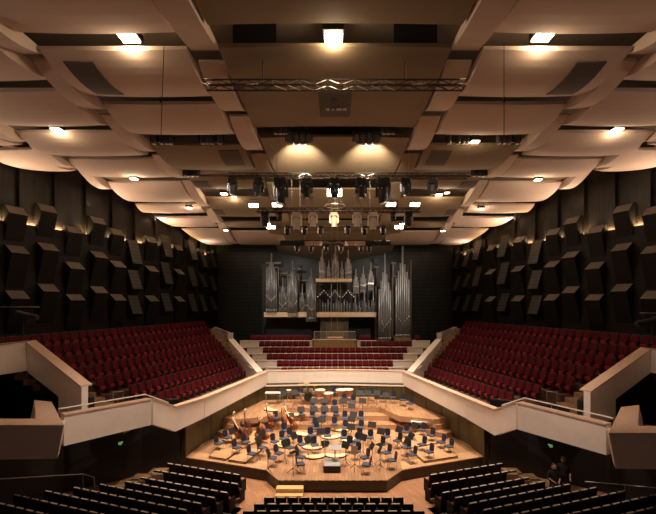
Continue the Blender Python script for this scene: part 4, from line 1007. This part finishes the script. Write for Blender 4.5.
# ------------------------------------------------------------------ STALLS
def make_stall():   # occupant faces +y (towards stage)
    o = thing('stalls_chair', '', 'seat')
    R = Matrix.Translation((0, -.25, .56)) @ Matrix.Rotation(.12, 4, 'X')
    m = MB(); m.bevbox((0, 0, 0), (.43, .07, .66), .05, R); m.build('back_shell', blackseat, o)
    m = MB(); m.bevbox((0, .05, 0), (.38, .05, .58), .04, R); m.build('back_pad', red, o)
    m = MB(); m.box((0, -.005, .335), (.32, .06, .02), R); m.build('head_highlight', palecream, o)  # highlight along the top of the back, painted as a pale strip
    m = MB(); m.bevbox((0, 0, 0), (.40, .11, .42), .04, Matrix.Translation((0, .02, .40)) @ Matrix.Rotation(PI/2, 4, 'X')); m.build('cushion', red, o)
    for sx in (-1, 1): m = MB(); m.box((sx*.225, -.02, .29), (.03, .42, .58)); m.build('armrest', blackseat, o)
    return o
SS = Kind(make_stall)
def stall_z(k, start): return -.55+max(0, k-start)*.17
for k in range(5):
    y = 17.4-.9*k; n = 12+k; z = -.55+.17*k
    if k: m = MB(); m.prism([(-3.6-.3*k, y+.5), (3.6+.3*k, y+.5), (3.6+.3*k, y-.42), (-3.6-.3*k, y-.42)], -.56, z); m.build('stalls_step', darkfl)['kind'] = 'structure'
    for i in range(n):
        x = (i-(n-1)/2)*.485-.05
        SS((x, y+.25, z), 0, 'black stalls seat, central block, %s row from the stage, %s from left' % (ORD[k+1], ORD[i+1]), 'stalls seats of the central block')
inner = [4.3, 4.15, 4.4, 4.7, 5.0, 5.25, 5.5, 5.75, 6.0, 6.3]
outer = [8.6, 8.95, 9.2, 9.4, 10.1, 10.9, 11.6, 12.1, 12.4, 12.6]
ang = math.radians(19.5)
for s in (-1, 1):
    for k in range(9):
        z = stall_z(k, 2); base = 19.56-.93*k   # y at x=4.3
        d = Vector((s*math.cos(ang), math.sin(ang), 0))
        st = Vector((s*4.3, base+.3, 0)); t0 = (inner[k]-4.3)/math.cos(ang); t1 = (outer[k]-4.3)/math.cos(ang)
        if k >= 2:
            nrm = Vector((-d.y*s, d.x*s, 0)); a = st+d*(t0-.3); b = st+d*(t1+.4)
            m = MB(); m.prism([tuple((q).xy) for q in (a+nrm*.35, b+nrm*.35, b-nrm*.6, a-nrm*.6)], -.56, z+.0); m.build('stalls_step', darkfl)['kind'] = 'structure'
        cnt = int((t1-t0)/.475)
        for i in range(cnt):
            q = st+d*(t0+.24+.475*i)
            SS((q.x, q.y, z), math.atan2(d.y, d.x) if s > 0 else math.atan2(-d.y, -d.x), 'black stalls seat, %s block, %s row from the stage, %s from the aisle' % (SIDE[s], ORD[k+1], ORD[i+1]), 'stalls seats of the side blocks')
    # pale side steps along the dark wall
    for i, (u, v) in enumerate([(158, 471), (141, 477), (128, 483)]):
        x, y = P(u, v, .25); m = MB(); m.box((s*abs(x), y, -.15), (.75, .8, .8), None); tag(m.build('aisle_step', stairm), 'pale wooden aisle step beside the %s stalls block, %s from the stage' % (SIDE[s], ORD[i+1]), 'step', 'aisle steps')
    o = thing('stalls_railing', 'thin grey metal railing behind the outer %s stalls seats' % SIDE[s], 'railing')
    m = MB()
    if s < 0: pts = [Q(-6, 479.3, 15.2), Q(83, 474, 18), Q(94, 477.5, 17.6), Q(94.5, 488, 17.6)]
    else: pts = [Q(585, 481.5, 17.5), Q(625, 485, 16.6), Q(662, 488.5, 15.8)]
    m.path(pts, .022); m.build('rail', steel, o)
    p0 = pts[1]; m = MB(); m.tube(p0, (p0[0], p0[1], p0[2]-1.0), .02); m.build('post', steel, o)
    # lighting bar at the gallery edge
    o = thing('lighting_rail', 'metal rail with dark follow spot at the near end of the %s gallery' % SIDE[s], 'lighting bar')
    u1 = 39 if s < 0 else 640; v = 307 if s < 0 else 313; ue = -8 if s < 0 else 664
    a = Q(u1, v, 19.5); b = Q(ue, v, 19.5); m = MB(); m.tube(a, b, .03); m.build('rail', steel, o)
    for t in (.15, .5, .85): q = Vector(a).lerp(Vector(b), t); m = MB(); m.tube(q, q-Vector((0, 0, .5)), .02); m.build('bracket', black, o)
    q = Vector(Q((28 if s < 0 else 646), v+9, 19.5)); m = MB(); m.lathe([(.13, -.45), (.16, .3), (.2, .5)], n=12, M=Matrix.Translation(q) @ Matrix.Rotation(s*1.4, 4, 'Y')); m.build('spot_barrel', black, o)
    q = Vector(Q((23 if s < 0 else 652), v+14, 19.5)); m = MB(); m.tube(q, (q.x, q.y, q.z-.75), .04); m.build('stand', black, o)
    # exit signs (small green dots)
    q = Q(120 if s < 0 else 551, 443.5 if s < 0 else 446, 20.55); m = MB(); m.box(q, (.12, .10, .12)); m.box((q[0], q[1]+.1, q[2]), (.06, .25, .06)); tag(m.build('exit_light', greenglow), 'tiny green glowing light on the dark wall under the %s gallery' % SIDE[s], 'light')
    for i in range(3):
        x = s*(PAR[s]['bx']+2.6+.62*i); GS((x, PAR[s]['box']+1.35+.12*i, 2.95), s*.15, 'red seat in the corner box at the near %s edge, %s from the ledge' % (SIDE[s], ORD[i+1]), 'red seats in the corner boxes')
# ------------------------------------------------------------------ PEOPLE
def person(label, pts, edges, radii, head, loc, rz, arms):
    o = thing('person', label, 'person', loc, rz)
    me = bpy.data.meshes.new('body'); me.from_pydata(pts, edges, []); b = bpy.data.objects.new('body', me); C.objects.link(b); b.parent = o
    mo = b.modifiers.new('skin', 'SKIN'); 
    for v, r in zip(me.skin_vertices[0].data, radii): v.radius = (r, r)
    me.skin_vertices[0].data[0].use_root = True
    ss = b.modifiers.new('sub', 'SUBSURF'); ss.levels = 1; ss.render_levels = 1
    me.materials.append(clothd)
    h = Vector(head); m = MB(); m.smooth = True
    m.lathe([(.02, -.125), (.06, -.11), (.085, -.06), (.095, .01), (.09, .07), (.055, .12), (.01, .135)], h, 12)
    m.smooth = False; m.hexa(*[h+Vector(p) for p in ((-.015, .08, -.03), (.015, .08, -.03), (.015, .115, -.03), (-.015, .115, -.03), (-.01, .08, .02), (.01, .08, .02), (.01, .09, .02), (-.01, .09, .02))])
    for sx in (-1, 1): m.box(h+Vector((sx*.098, 0, -.01)), (.02, .04, .06))
    hd = m.build('head', skin, o)
    m = MB()
    for sx in (-1, 1): m.box(h+Vector((sx*.035, .089, .015)), (.022, .012, .012))
    m.build('eye', ebony, hd); m = MB(); m.box(h+Vector((0, .088, -.06)), (.05, .01, .008)); m.build('mouth', varnish, hd)
    m = MB(); m.smooth = True; m.lathe([(.102, .0), (.105, .05), (.09, .10), (.05, .14), (.01, .15)], h+Vector((0, -.018, 0)), 12); m.build('hair', hairm, o)
    for (e, w) in arms:   # bare forearm with hand
        e = Vector(e); w = Vector(w); m = MB(); m.smooth = True; m.tube(e, w, .042, 8, .028); d = (w-e).normalized(); a = d.orthogonal().normalized()
        m.tube(w, w+d*.09, .034, 8, .038)
        for i in range(4):
            st = w+d*.08+a*(-.03+.02*i); k1 = st+d*(.035+.008*(i in (1, 2))); side = d.cross(a); m.tube(st, k1, .009, 5); m.tube(k1, k1+d*.02+side*.02, .008, 5, .006)
        m.tube(w+d*.03+a*.03, w+d*.07+a*.065, .010, 5, .008); m.build('forearm', skin, o)
    return o
# 0 pelvis,1 chest,2 neck,3 head base, shoulders 4 5, elbows 6 7, wrists 8 9, hips 10 11, knees 12 13, feet 14 15 , toes
std = [(0, 0, .95), (0, 0, 1.3), (0, .01, 1.46), (0, .02, 1.55), (-.19, 0, 1.40), (.19, 0, 1.40), (-.25, -.02, 1.12), (.25, -.02, 1.12), (-.24, .1, .9), (.24, .1, .9), (-.1, 0, .88), (.1, 0, .88), (-.11, .02, .48), (.11, .02, .48), (-.12, -.02, .06), (.12, -.02, .06), (-.13, .14, .04), (.13, .14, .04)]
ed = [(0, 1), (1, 2), (2, 3), (1, 4), (1, 5), (4, 6), (5, 7), (6, 8), (7, 9), (0, 10), (0, 11), (10, 12), (11, 13), (12, 14), (13, 15), (14, 16), (15, 17)]
rad = [.14, .15, .06, .05, .075, .075, .05, .05, .035, .035, .10, .10, .065, .065, .045, .045, .035, .035]
x, y, z = Q(575, 487, 18.6)
person('person in dark clothes standing at the dark right edge of the stalls, bare arms', std, ed, rad, (0, .03, 1.66), (9.95, 18.3, -.1), PI-.5, [((-.25, -.02, 1.12), (-.26, .12, .92)), ((.25, -.02, 1.12), (.26, .12, .92))])
sit = [(0, 0, .55), (0, -.03, .92), (0, .0, 1.08), (0, .02, 1.16), (-.19, -.02, 1.02), (.19, -.02, 1.02), (-.26, .03, .76), (.26, .03, .76), (-.15, .28, .70), (.15, .28, .70), (-.1, .05, .53), (.1, .05, .53), (-.12, .46, .52), (.12, .46, .52), (-.12, .46, .08), (.12, .46, .08), (-.12, .60, .05), (.12, .60, .05)]
person('person in dark clothes sitting at the dark right edge, arms folded forward', sit, ed, rad, (0, .04, 1.27), (9.5, 18.25, .0), PI-.1, [((-.26, .03, .76), (-.12, .28, .72)), ((.26, .03, .76), (.12, .28, .72))])
o = thing('stool', 'dark stool under the sitting person at the right of the stalls', 'stool', (9.5, 18.2, .0)); m = MB(); m.lathe([(.2, .40), (.2, .45)], n=12); m.build('seat', black, o)
for k in range(3): m = MB(); m.tube((.1*math.cos(2.1*k), .1*math.sin(2.1*k), .4), (.2*math.cos(2.1*k), .2*math.sin(2.1*k), -.3), .02); m.build('leg', black, o)
